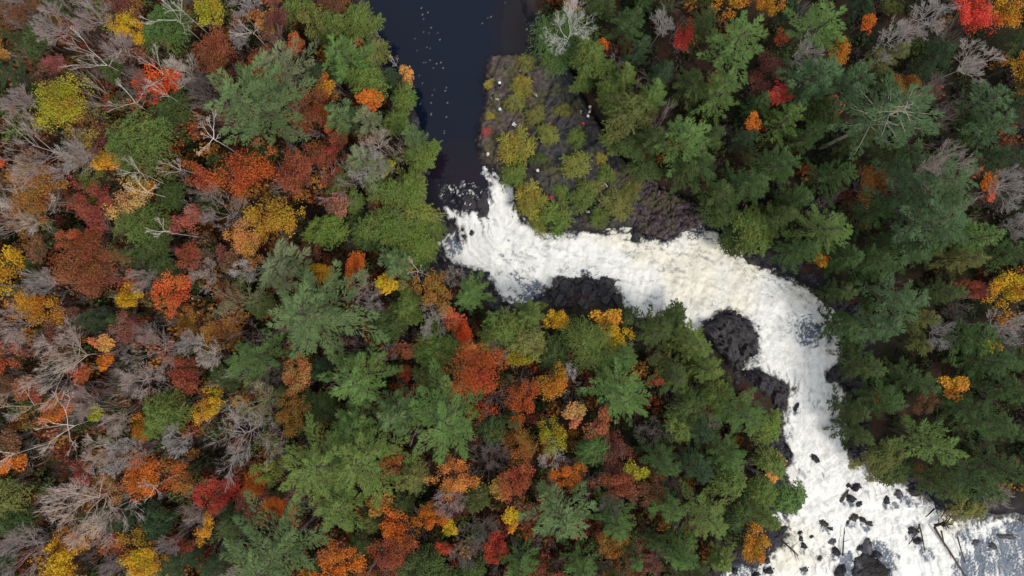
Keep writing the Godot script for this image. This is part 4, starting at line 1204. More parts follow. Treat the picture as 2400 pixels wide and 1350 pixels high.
	driftwood("dark stick with a twiggy head at the upper right of the root mass", PackedVector3Array([Vector3(69.34, 1.1, 34.53), Vector3(68.95, 0.9, 35.56), Vector3(68.62, 0.7, 36.59)]), 0.13, "blackwood", 4)
	driftwood("fallen forked white branch on the rock left of the slanting shrub", PackedVector3Array([Vector3(14.71, 1.6, -15.57), Vector3(14.31, 1.6, -16.08), Vector3(13.91, 1.6, -16.53)]), 0.1, "palewood", 3)
	driftwood("silvery log lying along the top of the rock shelf", PackedVector3Array([Vector3(2.63, 1.2, -35.90), Vector3(4.61, 1.3, -35.73), Vector3(7.23, 1.4, -35.76)]), 0.14, "driftwood", 4)
	driftwood("pale log stranded under the ledge blocks", PackedVector3Array([Vector3(4.54, 0.7, 2.74), Vector3(5.34, 0.7, 3.07), Vector3(6.29, 0.6, 3.28)]), 0.1, "palewood", 1)
	build_rubble()
	# ---- trees
	tree("wide grey-green pine with radiating limbs left of the dark river", "white_pine", -32.9, -22.5, 7.2, 21.9, "pine_blue", 1.05, 0)
	tree("pale greyish pine just above the wide upper-left pine", "white_pine", -30.7, -30.4, 4.5, 16.8, "pine_grey", 0.85, 25)
	tree("large mid-green pine just right of the pale greyish upper pine", "white_pine", -23.0, -32.4, 3.8, 15.4, "pine_green")
	tree("large lopsided yellow-green maple standing near the upper left corner", "maple_tree", -59.6, -24.5, 4.8, 15.1, "yellowgreen", 1.15, -20)
	tree("small round mustard yellow maple above the vivid orange maple", "maple_tree", -53.8, -35.9, 2.4, 9.6, "yellow")
	tree("dense rust-red maple beside the pale greyish upper pine", "maple_tree", -40.8, -32.7, 3.4, 11.8, "rust", 0.8, 0)
	tree("vivid orange maple left of the wide upper-left pine", "maple_tree", -48.3, -26.9, 2.9, 10.6, "flame", 1.1, 0)
	tree("large green evergreen just below right of the top-edge white birch", "evergreen_tree", -47.6, -36.1, 3.5, 10.6, "fir_green")
	tree("wide flat-topped olive evergreen below the vivid orange maple", "evergreen_tree", -49.5, -19.7, 5.0, 13.6, "cedar", 1.3, 0)
	tree("large dark olive evergreen just above right of the wide olive evergreen", "evergreen_tree", -47.8, -24.1, 3.1, 9.9, "cedar_dark")
	tree("mid-sized yellow-green leafy tree just above the dense rust-red maple", "maple_tree", -41.8, -39.2, 2.6, 10.1, "yellowgreen")
	tree("mid-sized dusky red leafy tree just left of the top-edge white birch", "maple_tree", -54.0, -39.4, 2.4, 9.6, "duskred")
	tree("mid-sized dark rusty leafy tree just above left of the spreading pale birch", "maple_tree", -66.9, -37.6, 2.9, 10.6, "rustdark")
	tree("mid-sized dusty pink leafy tree just below left of the spreading pale birch", "maple_tree", -63.9, -31.8, 2.1, 8.8, "duskpink")
	tree("small ochre leafy tree above left of the big yellow-green maple", "maple_tree", -71.8, -33.4, 1.5, 7.5, "ochre")
	tree("large dark fir just above left of the big yellow-green maple", "fir_tree", -68.2, -29.5, 3.5, 13.7, "fir_dark")
	tree("mid-sized dark olive evergreen just left of the spreading pale birch", "evergreen_tree", -66.4, -35.2, 2.2, 8.1, "cedar_dark")
	tree("mid-sized dusky red leafy tree just left of the wide olive evergreen", "maple_tree", -57.1, -21.4, 2.5, 9.8, "duskred")
	tree("mid-sized dark rusty leafy tree just above the big yellow-green maple", "maple_tree", -62.3, -28.4, 2.1, 8.8, "rustdark")
	tree("mid-sized red-orange leafy tree just above the wide upper-left pine", "maple_tree", -35.1, -30.0, 2.7, 10.2, "redorange")
	tree("small red-orange leafy tree just above right of the pale greyish upper pine", "maple_tree", -30.5, -35.3, 1.5, 7.5, "redorange")
	tree("narrow rusty maple squeezed against the right of the wide upper-left pine", "maple_tree", -28.1, -24.0, 2.9, 10.6, "rust", 0.75, 0)
	tree("small golden leafy tree just below right of the pale greyish upper pine", "maple_tree", -27.0, -28.7, 1.5, 7.5, "gold")
	tree("small yellow leafy tree just right of the wide upper-left pine", "maple_tree", -28.1, -26.3, 1.1, 6.8, "yellow")
	tree("broad rust-orange maple directly below the wide upper-left pine", "maple_tree", -34.8, -15.8, 4.2, 13.6, "rustorange", 1.1, 0)
	tree("mid-sized red-orange leafy tree just above the twiggy purple-grey tree", "maple_tree", -42.4, -15.7, 2.6, 10.1, "redorange")
	tree("brick red maple right of the broad rust-orange maple", "maple_tree", -29.1, -14.7, 3.6, 12.4, "redrust")
	tree("small orange leafy tree just below left of the wide purplish bare tree", "maple_tree", -72.3, -16.5, 1.2, 7.0, "orange")
	tree("large ochre leafy tree just below the wide purplish bare tree", "maple_tree", -64.5, -15.2, 3.5, 12.1, "ochre")
	tree("mid-sized golden leafy tree just above the mid-left olive evergreen", "maple_tree", -52.8, -14.4, 1.8, 8.3, "gold")
	tree("mid-sized golden leafy tree just below left of the wide olive evergreen", "maple_tree", -56.7, -17.6, 1.8, 8.3, "gold")
	tree("small red-orange leafy tree right of the wide upper-left pine", "maple_tree", -26.0, -22.9, 1.3, 7.3, "redorange")
	tree("small brick-red leafy tree above right of the brick red maple", "maple_tree", -24.7, -21.0, 1.5, 7.5, "redrust")
	tree("mid-sized ochre leafy tree just above left of the pale greyish upper pine", "maple_tree", -35.2, -37.7, 1.7, 8.0, "ochre")
	tree("mid-sized khaki leafy tree just above right of the pale greyish upper pine", "maple_tree", -28.8, -38.1, 2.4, 9.6, "olive")
	tree("mid-sized dusky red leafy tree just above the pale greyish upper pine", "maple_tree", -33.7, -38.2, 2.2, 9.1, "duskred")
	tree("mid-sized olive evergreen just above the pale greyish upper pine", "evergreen_tree", -30.3, -40.0, 2.7, 9.1, "cedar")
	tree("mid-sized olive evergreen just above right of the pale greyish upper pine", "evergreen_tree", -26.2, -37.4, 2.4, 8.5, "cedar")
	tree("mid-sized dark fir just right of the pale greyish upper pine", "fir_tree", -27.1, -31.0, 2.5, 11.6, "fir_dark")
	tree("wide purplish-grey bare tree with many fine twigs at the left edge", "bare_tree", -62.9, -18.9, 5.6, 16.3, "purple_twig")
	tree("white birch with forking bare limbs at the top edge", "birch_tree", -46.1, -36.5, 3.5, 15.0, "white_bark")
	tree("small white bare birch just right of the top-edge white birch", "birch_tree", -43.6, -36.6, 1.5, 15.0, "white_bark")
	tree("pale bare birch with spreading limbs right above the yellow-green maple", "birch_tree", -55.9, -31.0, 4.2, 15.0, "white_bark")
	tree("large pale bare birch just above left of the vivid orange maple", "birch_tree", -47.8, -29.4, 3.1, 15.0, "pale_twig")
	tree("mid-sized pale bare tree just below left of the dense rust-red maple", "bare_tree", -45.0, -30.6, 2.2, 11.8, "pale_twig")
	tree("bleached bare birch between the yellow-green maple and the vivid orange maple", "birch_tree", -51.2, -24.6, 3.4, 15.0, "white_bark")
	tree("small white bare birch just left of the vivid orange maple", "birch_tree", -46.3, -25.3, 1.5, 15.0, "white_bark")
	tree("white bare birch leaning beside the bottom left of the wide upper-left pine", "birch_tree", -40.3, -19.3, 2.9, 15.0, "white_bark")
	tree("mid-sized pale bare birch just below right of the wide olive evergreen", "birch_tree", -44.2, -16.1, 2.0, 15.0, "pale_twig")
	tree("mid-sized pale bare birch just above right of the dense rust-red maple", "birch_tree", -34.8, -34.3, 2.3, 15.0, "pale_twig")
	tree("mid-sized grey bare tree just above right of the dense rust-red maple", "bare_tree", -38.1, -34.5, 2.0, 11.5, "grey_twig")
	tree("mid-sized white bare birch just below left of the wide olive evergreen", "birch_tree", -50.1, -14.7, 2.2, 15.0, "white_bark")
	tree("mid-sized purplish bare tree above left of the spreading pale birch", "bare_tree", -68.1, -38.1, 2.6, 12.3, "purple_twig")
	tree("mid-sized purplish bare tree above the big yellow-green maple", "bare_tree", -62.5, -35.3, 2.8, 12.5, "purple_twig")
	tree("large purplish bare tree just above the spreading pale birch", "bare_tree", -56.8, -37.2, 3.0, 12.8, "purple_twig")
	tree("mid-sized grey bare tree just right of the wide purplish bare tree", "bare_tree", -59.1, -18.2, 2.7, 12.4, "grey_twig")
	tree("mid-sized grey bare tree just right of the wide upper-left pine", "bare_tree", -29.3, -25.8, 1.8, 11.2, "grey_twig")
	tree("mid-sized purplish bare tree just right of the spreading pale birch", "bare_tree", -54.1, -32.9, 2.3, 11.9, "purple_twig")
	tree("mid-sized dark grey bare tree just above right of the bleached birch", "bare_tree", -50.5, -27.6, 2.6, 12.2, "dark_twig")
	tree("large purplish bare tree just above the wide purplish bare tree", "bare_tree", -67.0, -25.1, 2.9, 12.7, "purple_twig")
	tree("large olive evergreen just left of the dark pool", "evergreen_tree", -22.4, -39.1, 3.2, 6.5, "cedar")
	tree("large bright olive evergreen just above left of the orange-brown bank maple", "evergreen_tree", -21.4, -29.8, 3.1, 9.9, "cedar_bright")
	tree("mid-sized khaki evergreen just below left of the dark pool", "evergreen_tree", -20.3, -34.3, 2.1, 6.5, "olive")
	tree("mid-sized dark fir just left of the pale orange bank maple", "fir_tree", -17.2, -30.6, 1.8, 9.9, "fir_dark")
	tree("small pale orange maple overhanging the dark pool", "maple_tree", -15.3, -31.2, 1.3, 7.0, "paleorange")
	tree("slim white birch stem leaning over the dark pool bank", "birch_tree", -16.8, -32.7, 1.1, 8.0, "white_bark")
	tree("slim white birch stem on the bank at the top of the pool", "birch_tree", -20.0, -38.4, 1.3, 8.0, "white_bark")
	tree("compact orange-brown maple on the left river bank", "maple_tree", -20.1, -26.9, 1.8, 8.3, "orange")
	tree("mid-sized olive evergreen just below the pale orange bank maple", "evergreen_tree", -15.9, -27.6, 2.3, 6.5, "cedar", 0.75, 0)
	tree("mid-sized olive evergreen just above left of the bright olive bank cedar", "evergreen_tree", -16.5, -23.9, 2.0, 7.6, "cedar")
	tree("mid-sized greyish pine just below the orange-brown bank maple", "white_pine", -20.5, -23.0, 2.5, 13.1, "pine_grey")
	tree("mid-sized blue-green pine just left of the orange-brown bank maple", "white_pine", -23.6, -24.1, 2.8, 13.8, "pine_blue")
	tree("mid-sized pinkish bare tree left of the bright olive bank cedar", "bare_tree", -18.7, -20.2, 2.1, 11.6, "pink_twig")
	tree("mid-sized blue-green pine just above left of the bright olive bank cedar", "white_pine", -13.8, -20.8, 2.1, 12.5, "pine_blue")
	tree("bright olive cedar leaning over the narrow neck of the pool", "evergreen_tree", -13.3, -20.0, 2.6, 6.5, "cedar_bright")
	tree("large greyish pine right of the brick red maple", "white_pine", -20.2, -16.7, 3.5, 15.0, "pine_grey")
	tree("mid-sized grey bare tree right of the brick red maple", "bare_tree", -19.9, -17.1, 2.6, 15.0, "grey_twig")
	tree("small yellow-green leafy tree just below left of the bright olive bank cedar", "maple_tree", -17.6, -17.7, 1.3, 7.3, "yellowgreen")
	tree("mid-sized bright olive evergreen just above the olive evergreen at the falls lip", "evergreen_tree", -15.0, -14.5, 2.6, 6.5, "cedar_bright")
	tree("mid-sized olive evergreen just above left of the olive evergreen at the falls lip", "evergreen_tree", -18.3, -14.3, 2.4, 8.5, "cedar")
	tree("rounded bright olive evergreen at the lip of the falls", "evergreen_tree", -14.6, -11.4, 3.2, 6.5, "olive_bright")
	tree("large olive evergreen just below left of the olive evergreen at the falls lip", "evergreen_tree", -18.8, -8.7, 3.4, 10.3, "cedar")
	tree("large bright olive evergreen just below the olive evergreen at the falls lip", "evergreen_tree", -15.0, -7.2, 3.1, 6.5, "cedar_bright")
	tree("mid-sized olive evergreen just below right of the olive evergreen at the falls lip", "evergreen_tree", -12.3, -8.7, 2.1, 6.5, "cedar")
	tree("mid-sized blue-green pine below left of the olive evergreen at the falls lip", "white_pine", -16.8, -3.7, 2.8, 13.5, "pine_blue")
	tree("small golden leafy tree above left of the ochre tree by the first drop", "maple_tree", -15.4, -3.9, 1.1, 6.7, "gold")
	tree("mid-sized orange leafy tree just above right of the broad blue-grey pine", "maple_tree", -23.4, -3.3, 2.1, 8.8, "orange")
	tree("small brick-red leafy tree left of the olive evergreen at the falls lip", "maple_tree", -20.4, -12.8, 1.1, 6.8, "redrust")
	tree("mid-sized bright olive evergreen just below the olive evergreen at the falls lip", "evergreen_tree", -13.4, -5.2, 2.4, 6.5, "cedar_bright")
	tree("small yellow leafy tree right of the broad blue-grey pine", "maple_tree", -18.1, -0.6, 1.6, 7.8, "yellow")
	tree("small khaki leafy tree just left of the ochre tree by the first drop", "maple_tree", -16.0, 0.0, 1.4, 7.3, "olive")
	tree("ochre-leaved tree beside the green fir at the foot of the first drop", "maple_tree", -10.8, 0.9, 2.7, 10.1, "ochre")
	tree("pale forked bare birch left of the first drop", "birch_tree", -12.7, -1.7, 1.9, 15.0, "pale_twig")
	tree("fluffy bright green fir hanging over the edge of the cascade", "fir_tree", -5.3, 0.7, 3.5, 13.8, "pine_green")
	tree("mid-sized dusty pink leafy tree just above right of the grass green dome", "maple_tree", -25.1, -11.3, 1.8, 8.3, "duskpink")
	tree("mid-sized olive evergreen just above right of the grass green dome", "evergreen_tree", -22.8, -12.7, 1.9, 7.4, "cedar")
	tree("pale grey bare tree with dense white twigs at the left edge", "bare_tree", -66.5, -9.8, 3.7, 13.7, "pale_twig")
	tree("mid-sized ochre leafy tree just right of the dense pale bare tree", "maple_tree", -64.7, -11.2, 2.9, 10.6, "ochre")
	tree("crimson maple left of the olive evergreen in the left middle", "maple_tree", -58.4, -11.2, 3.3, 11.6, "crimson")
	tree("mid-sized straw yellow leafy tree just above the mid-left olive evergreen", "maple_tree", -52.5, -12.7, 2.9, 10.6, "paleyellow", 1.3, 0)
	tree("mid-sized white bare birch just above the mid-left olive evergreen", "birch_tree", -48.8, -12.6, 2.5, 15.0, "white_bark")
	tree("olive green rounded evergreen right of the mid-left crimson maple", "evergreen_tree", -51.7, -9.3, 4.0, 11.5, "cedar", 1.15, 0)
	tree("mid-sized red-orange leafy tree just below the mid-left crimson maple", "maple_tree", -60.8, -7.5, 2.1, 8.8, "redorange")
	tree("large rust-brown maple at the middle of the left side", "maple_tree", -58.0, -1.6, 4.7, 14.9, "rust", 0.9, 0)
	tree("lone chalk-white birch pole crossing dark green trees in the left middle", "birch_tree", -46.8, -7.6, 1.9, 15.0, "white_bark")
	tree("twiggy purple-grey bare tree left of the pale gold maple", "bare_tree", -40.4, -10.1, 3.5, 13.4, "purple_twig")
	tree("mid-sized crimson leafy tree just left of the twiggy purple-grey tree", "maple_tree", -46.5, -10.0, 1.8, 8.3, "crimson")
	tree("mid-sized brick-red leafy tree just below left of the twiggy purple-grey tree", "maple_tree", -45.9, -4.7, 2.2, 9.1, "redrust")
	tree("mid-sized green fir just below the mid-left olive evergreen", "fir_tree", -54.1, -4.1, 2.3, 11.0, "fir_green")
	tree("mid-sized dark olive evergreen just below right of the mid-left olive evergreen", "evergreen_tree", -51.3, -6.3, 2.6, 8.8, "cedar_dark")
	tree("mid-sized dark olive evergreen just above the pumpkin orange maple", "evergreen_tree", -49.8, -2.6, 2.7, 9.0, "cedar_dark")
	tree("bright apricot gold maple in the middle of the left forest", "maple_tree", -37.3, -7.1, 3.2, 11.3, "paleorange")
	tree("ochre-yellow maple right of the apricot gold maple", "maple_tree", -32.2, -9.0, 3.7, 12.4, "ochreyellow", 0.85, 30)
	tree("dome-shaped grass green evergreen right of the ochre-yellow maple", "evergreen_tree", -26.5, -7.8, 3.0, 9.7, "cedar_bright")
	tree("small bright yellow maple at the top of the broad blue-grey pine", "maple_tree", -26.8, -2.4, 2.0, 8.6, "yellow")
	tree("broad blue-grey pine with feathery radiating sprays in the left middle", "white_pine", -26.1, 3.3, 7.6, 22.6, "pine_blue")
	tree("large greyish pine just above left of the broad blue-grey pine", "white_pine", -32.4, -2.7, 4.0, 15.8, "pine_grey")
	tree("mid-sized silvery bare tree just below the apricot gold maple", "bare_tree", -38.2, -2.7, 2.0, 11.5, "white_twig")
	tree("tall narrow pumpkin orange maple left of the broad blue-grey pine", "maple_tree", -47.8, 1.9, 2.8, 10.3, "orangepink", 0.75, 0)
	tree("mid-sized yellow leafy tree just left of the pumpkin orange maple", "maple_tree", -54.0, 2.0, 2.2, 9.1, "yellow", 1.2, 0)
	tree("mid-sized dark fir just below the large rust-brown maple", "fir_tree", -59.0, 4.7, 2.6, 11.6, "fir_dark")
	tree("mid-sized yellow leafy tree just above left of the left golden maple", "maple_tree", -70.5, -2.1, 2.7, 10.1, "yellow")
	tree("golden yellow maple left of the foot of the large rust-brown maple", "maple_tree", -66.3, 2.2, 3.1, 11.1, "gold")
	tree("small yellow leafy tree just below the dense pale bare tree", "maple_tree", -69.8, -4.7, 1.1, 6.7, "yellow")
	tree("mid-sized green fir just above the left golden maple", "fir_tree", -69.2, -2.9, 1.8, 9.9, "fir_green")
	tree("mid-sized grey bare tree just above the left golden maple", "bare_tree", -64.6, -0.8, 2.1, 11.6, "grey_twig")
	tree("large pinkish bare tree just above the left-edge red-orange maple", "bare_tree", -67.7, 4.6, 3.5, 13.4, "pink_twig")
	tree("red-orange maple cut by the left edge, mid height", "maple_tree", -70.2, 8.7, 2.9, 10.6, "redorange")
	tree("small peach leafy tree just right of the wide pinkish-grey bare tree", "maple_tree", -57.9, 8.0, 1.4, 7.4, "paleorange")
	tree("mid-sized ochre leafy tree just above left of the deep green fir", "maple_tree", -42.9, 5.9, 2.4, 9.6, "ochre")
	tree("wide pinkish-grey bare tree right of the left-edge red-orange maple", "bare_tree", -59.7, 9.9, 4.9, 15.3, "pink_twig")
	tree("small red-orange leafy tree just right of the wide pinkish-grey bare tree", "maple_tree", -61.0, 12.0, 1.4, 7.3, "redorange")
	tree("small orange leafy tree just right of the wide pinkish-grey bare tree", "maple_tree", -57.8, 10.9, 1.2, 7.0, "orange")
	tree("large purplish bare tree just above the soft olive evergreen", "bare_tree", -49.0, 9.1, 3.6, 13.5, "purple_twig")
	tree("mid-sized pale bare tree just left of the deep green fir", "bare_tree", -42.4, 8.9, 2.3, 11.9, "pale_twig")
	tree("deep green fir tucked below left of the broad blue-grey pine", "fir_tree", -35.6, 9.8, 4.7, 16.6, "fir_green")
	tree("mid-sized pale ochre leafy tree just below the broad blue-grey pine", "maple_tree", -31.0, 11.9, 2.5, 9.8, "paleochre")
	tree("large greenish bare tree just left of the broad blue-grey pine", "bare_tree", -37.9, 2.3, 3.5, 13.4, "green_twig")
	tree("mid-sized dark rusty leafy tree just left of the broad blue-grey pine", "maple_tree", -39.8, 0.9, 2.2, 9.1, "rustdark")
	tree("mid-sized grey bare tree just below the pumpkin orange maple", "bare_tree", -45.2, 7.3, 2.3, 11.9, "grey_twig")
	tree("small red-orange leafy tree just right of the large rust-brown maple", "maple_tree", -54.3, -0.2, 1.4, 7.3, "redorange")
	tree("small rusty leafy tree just above the pumpkin orange maple", "maple_tree", -49.6, -0.9, 1.1, 6.8, "rust")
	tree("mid-sized dark rusty leafy tree just above the wide pinkish-grey bare tree", "maple_tree", -63.4, 6.9, 2.8, 10.3, "rustdark")
	tree("mid-sized dusty pink leafy tree just below left of the pumpkin orange maple", "maple_tree", -52.6, 5.7, 2.4, 9.6, "duskpink")
	tree("mid-sized dark rusty leafy tree just below left of the apricot gold maple", "maple_tree", -40.4, -4.0, 1.8, 8.3, "rustdark")
	tree("mid-sized dark olive evergreen just right of the grass green dome", "evergreen_tree", -20.3, -7.1, 2.5, 8.5, "cedar_dark")
	tree("mid-sized dark rusty leafy tree just above the broad blue-grey pine", "maple_tree", -30.4, -5.2, 2.1, 8.8, "rustdark")
	tree("mid-sized dark olive evergreen just left of the broad blue-grey pine", "evergreen_tree", -37.1, 2.8, 2.0, 7.6, "cedar_dark")
	tree("mid-sized purplish bare tree just above left of the pumpkin orange maple", "bare_tree", -51.1, -1.5, 2.3, 11.9, "purple_twig")
	tree("mid-sized rusty leafy tree just above right of the large rust-brown maple", "maple_tree", -58.1, -7.0, 1.8, 8.3, "rust")
	tree("mid-sized dark rusty leafy tree just above left of the large rust-brown maple", "maple_tree", -66.0, -5.2, 1.8, 8.3, "rustdark")
	tree("branching white birch with long bare limbs in the lower left", "birch_tree", -60.1, 19.0, 4.8, 15.0, "white_bark")
	tree("pale bare birch at the left edge above the branching birch", "birch_tree", -65.4, 16.1, 3.5, 15.0, "pale_twig")
	tree("mid-sized white bare birch just below left of the branching lower-left birch", "birch_tree", -66.8, 22.7, 2.3, 15.0, "white_bark")
	tree("mid-sized orange leafy tree just above the branching lower-left birch", "maple_tree", -63.5, 16.5, 2.3, 9.3, "orange")
	tree("small yellow-green leafy tree just above right of the branching lower-left birch", "maple_tree", -58.9, 17.6, 1.4, 7.3, "yellowgreen")
	tree("soft olive evergreen above the orange lower-left maple", "evergreen_tree", -48.5, 17.4, 3.4, 10.3, "cedar")
	tree("mid-sized yellow leafy tree just above the fanned silver-grey tree", "maple_tree", -42.2, 16.7, 2.3, 9.3, "yellow")
	tree("large greenish bare tree just above right of the fanned silver-grey tree", "bare_tree", -34.3, 16.2, 3.0, 12.8, "green_twig")
	tree("mid-sized ochre leafy tree just above left of the light green feathery pine", "maple_tree", -31.1, 18.0, 2.5, 9.8, "ochre")
	tree("large silver-grey bare tree with fanned limbs in the lower left", "bare_tree", -37.8, 20.6, 4.7, 15.0, "grey_twig")
	tree("bright orange maple left of the fanned silver-grey tree", "maple_tree", -50.2, 26.0, 3.6, 12.1, "orange", 0.95, -35)
	tree("mid-sized white bare birch just below the orange lower-left maple", "birch_tree", -48.3, 27.1, 2.1, 15.0, "white_bark")
	tree("small orange leafy tree just below left of the branching lower-left birch", "maple_tree", -70.4, 24.9, 1.5, 7.5, "orange")
	tree("large khaki evergreen just left of the huge pinkish bare tree", "evergreen_tree", -71.4, 29.0, 3.4, 10.3, "olive")
	tree("huge pinkish bare tree with hazy twigs in the lower left corner area", "bare_tree", -57.2, 28.9, 5.9, 16.6, "pink_twig")
	tree("mid-sized crimson leafy tree just above right of the huge pinkish bare tree", "maple_tree", -59.9, 26.7, 2.0, 8.6, "crimson")
	tree("mid-sized golden leafy tree just below the huge pinkish bare tree", "maple_tree", -60.7, 36.2, 2.6, 9.8, "gold")
	tree("bright lemon yellow maple at the bottom left edge", "maple_tree", -62.1, 38.8, 3.7, 12.4, "yellow")
	tree("tall yellow maple right of the lemon yellow maple on the bottom edge", "maple_tree", -51.4, 38.0, 3.4, 11.6, "yellow")
	tree("bright scarlet maple below the fanned silver-grey tree", "maple_tree", -41.4, 30.1, 2.9, 10.6, "red", 1.1, 0)
	tree("mid-sized orange leafy tree just below right of the fanned silver-grey tree", "maple_tree", -36.8, 28.4, 2.3, 9.3, "orange")
	tree("mid-sized orange leafy tree just above the bottom-edge pine", "maple_tree", -33.6, 30.3, 2.2, 9.1, "orange")
	tree("mid-sized yellowish green leafy tree just left of the light green feathery pine", "maple_tree", -34.7, 25.4, 2.2, 9.1, "olive_bright")
	tree("light green feathery pine left of the big bottom-centre pine", "white_pine", -25.6, 23.6, 6.4, 20.2, "pine_lime")
	tree("mid-sized crimson leafy tree just right of the bottom yellow maple", "maple_tree", -46.9, 37.4, 2.0, 8.6, "crimson")
	tree("small golden leafy tree just below the lower-left scarlet maple", "maple_tree", -44.0, 34.6, 1.5, 7.5, "gold")
	tree("big grey-green pine cut by the bottom edge of the picture", "white_pine", -30.4, 34.8, 7.2, 21.6, "pine_blue")
	tree("large dark fir just right of the bottom yellow maple", "fir_tree", -47.1, 39.1, 3.2, 13.0, "fir_dark")
	tree("mid-sized dark evergreen just below the orange lower-left maple", "evergreen_tree", -50.5, 33.2, 2.7, 9.0, "fir_dark")
	tree("large purplish bare tree just left of the lemon yellow maple", "bare_tree", -65.4, 35.7, 4.1, 14.1, "purple_twig")
	tree("large grey bare tree just above left of the orange lower-left maple", "bare_tree", -52.8, 22.6, 2.9, 12.7, "grey_twig")
	tree("large pinkish bare tree just right of the branching lower-left birch", "bare_tree", -56.2, 22.0, 2.9, 12.7, "pink_twig")
	tree("large dark olive evergreen just left of the huge pinkish bare tree", "evergreen_tree", -70.0, 32.9, 3.1, 9.7, "cedar_dark")
	tree("mid-sized dark fir just right of the huge pinkish bare tree", "fir_tree", -55.3, 32.9, 2.3, 11.0, "fir_dark")
	tree("mid-sized grey bare tree just above right of the bottom yellow maple", "bare_tree", -47.8, 36.2, 1.8, 11.2, "grey_twig")
	tree("mid-sized dark evergreen left of the lemon yellow maple", "evergreen_tree", -73.2, 38.8, 2.5, 8.5, "fir_dark")
	tree("mid-sized rusty leafy tree just below left of the wide pinkish-grey bare tree", "maple_tree", -67.6, 14.1, 1.8, 8.3, "rust")
	tree("large pinkish bare tree just above left of the soft olive evergreen", "bare_tree", -51.9, 13.4, 2.9, 12.7, "pink_twig")
	tree("mid-sized dark fir just left of the bottom-edge pine", "fir_tree", -42.7, 40.0, 2.9, 12.3, "fir_dark")
	tree("mid-sized grey bare tree just below the soft olive evergreen", "bare_tree", -46.0, 20.9, 2.4, 11.9, "grey_twig")
	tree("big rounded green pine below the wide rust-orange maple", "white_pine", -8.1, 17.6, 6.8, 21.0, "pine_green")
	tree("large blue-green pine just left of the big bottom-centre pine", "white_pine", -15.8, 16.8, 3.6, 15.0, "pine_blue")
	tree("large light green pine just right of the light green feathery pine", "white_pine", -20.8, 22.5, 6.3, 19.9, "pine_lime")
	tree("large mid-green pine just below the full green pine", "white_pine", -21.7, 18.1, 3.7, 15.2, "pine_green")
	tree("full green pine touching the lower right of the broad blue-grey pine", "white_pine", -20.8, 11.8, 5.2, 17.9, "pine_green")
	tree("large light green pine just below right of the light green feathery pine", "white_pine", -23.8, 29.9, 4.4, 16.4, "pine_lime")
	tree("wide rust-orange maple above the big bottom-centre pine", "maple_tree", -4.6, 11.8, 5.0, 15.6, "rustorange", 1.05, 0)
	tree("mid-sized rust-orange leafy tree just below right of the wide rust-orange maple", "maple_tree", 1.6, 15.9, 2.5, 9.8, "rustorange", 0.9, 0)
	tree("mid-sized golden leafy tree left of the lush green pine", "maple_tree", 6.5, 13.3, 2.5, 9.8, "gold")
	tree("yellow-green maple right of the big bottom-centre pine", "maple_tree", 4.6, 21.0, 2.4, 9.6, "yellowgreen")
	tree("pale tangerine maple at the foot of the big bottom-centre pine", "maple_tree", -8.1, 27.4, 3.1, 11.1, "lightorange", 1.15, 0)
	tree("red-orange maple below the yellow-green centre maple", "maple_tree", 2.2, 26.2, 2.8, 10.3, "redorange", 0.8, 0)
	tree("mid-sized orange leafy tree just above the round grey-green pine", "maple_tree", 7.7, 26.0, 2.1, 8.8, "orange")
	tree("mid-sized pale bare tree just below right of the yellow-green centre maple", "bare_tree", 5.9, 23.8, 2.0, 11.5, "pale_twig")
	tree("lush green pine right of the wide rust-orange maple", "fir_tree", 15.2, 15.3, 5.7, 18.9, "pine_green")
	tree("mid-sized green evergreen just below left of the lush green pine", "evergreen_tree", 11.6, 23.2, 2.7, 9.0, "fir_green")
	tree("mid-sized rusty leafy tree above right of the round grey-green pine", "maple_tree", 14.6, 26.6, 2.8, 10.3, "rust")
	tree("small yellow-green leafy tree below the lush green pine", "maple_tree", 18.0, 26.8, 1.4, 7.3, "yellowgreen")
	tree("large deep green fir just below right of the lush green pine", "fir_tree", 21.3, 24.6, 3.7, 14.1, "fir_deep")
	tree("mid-sized rust-orange leafy tree just below left of the big bottom-centre pine", "maple_tree", -17.2, 23.6, 2.2, 9.1, "rustorange")
	tree("mid-sized khaki evergreen just below left of the big bottom-centre pine", "evergreen_tree", -14.5, 27.1, 2.7, 9.0, "olive")
	tree("orange maple below left of the pale tangerine maple", "maple_tree", -16.5, 34.1, 2.6, 9.8, "orange")
	tree("mid-sized orange leafy tree just below left of the pale tangerine maple", "maple_tree", -11.3, 33.1, 2.0, 8.6, "orange")
	tree("small yellow leafy tree below the pale tangerine maple", "maple_tree", -8.6, 34.8, 1.2, 7.0, "yellow")
	tree("crimson red maple near the bottom edge at centre", "maple_tree", -2.0, 36.7, 2.1, 8.8, "red")
	tree("small yellow leafy tree just above right of the crimson bottom maple", "maple_tree", -0.2, 33.4, 1.4, 7.4, "yellow")
	tree("large brick-red leafy tree just below the lower orange maple", "maple_tree", -16.6, 37.1, 3.1, 11.1, "redrust")
	tree("large orange leafy tree just right of the bottom-edge pine", "maple_tree", -23.6, 39.1, 3.0, 10.8, "orange")
	tree("small red leafy tree right of the lower orange maple", "maple_tree", -10.3, 37.1, 1.1, 6.7, "red")
	tree("mid-sized dark grey bare tree just above left of the crimson bottom maple", "bare_tree", -4.1, 33.5, 2.5, 12.1, "dark_twig")
	tree("round grey-green pine right of the crimson bottom maple", "white_pine", 6.8, 31.8, 5.5, 18.3, "pine_blue")
	tree("large green fir just below right of the crimson bottom maple", "fir_tree", 0.9, 39.2, 3.3, 13.3, "fir_green")
	tree("large dark olive evergreen just below right of the lower orange maple", "evergreen_tree", -11.9, 38.9, 3.5, 10.6, "cedar_dark")
	tree("large green fir just right of the round grey-green pine", "fir_tree", 15.1, 33.0, 3.7, 14.1, "fir_green")
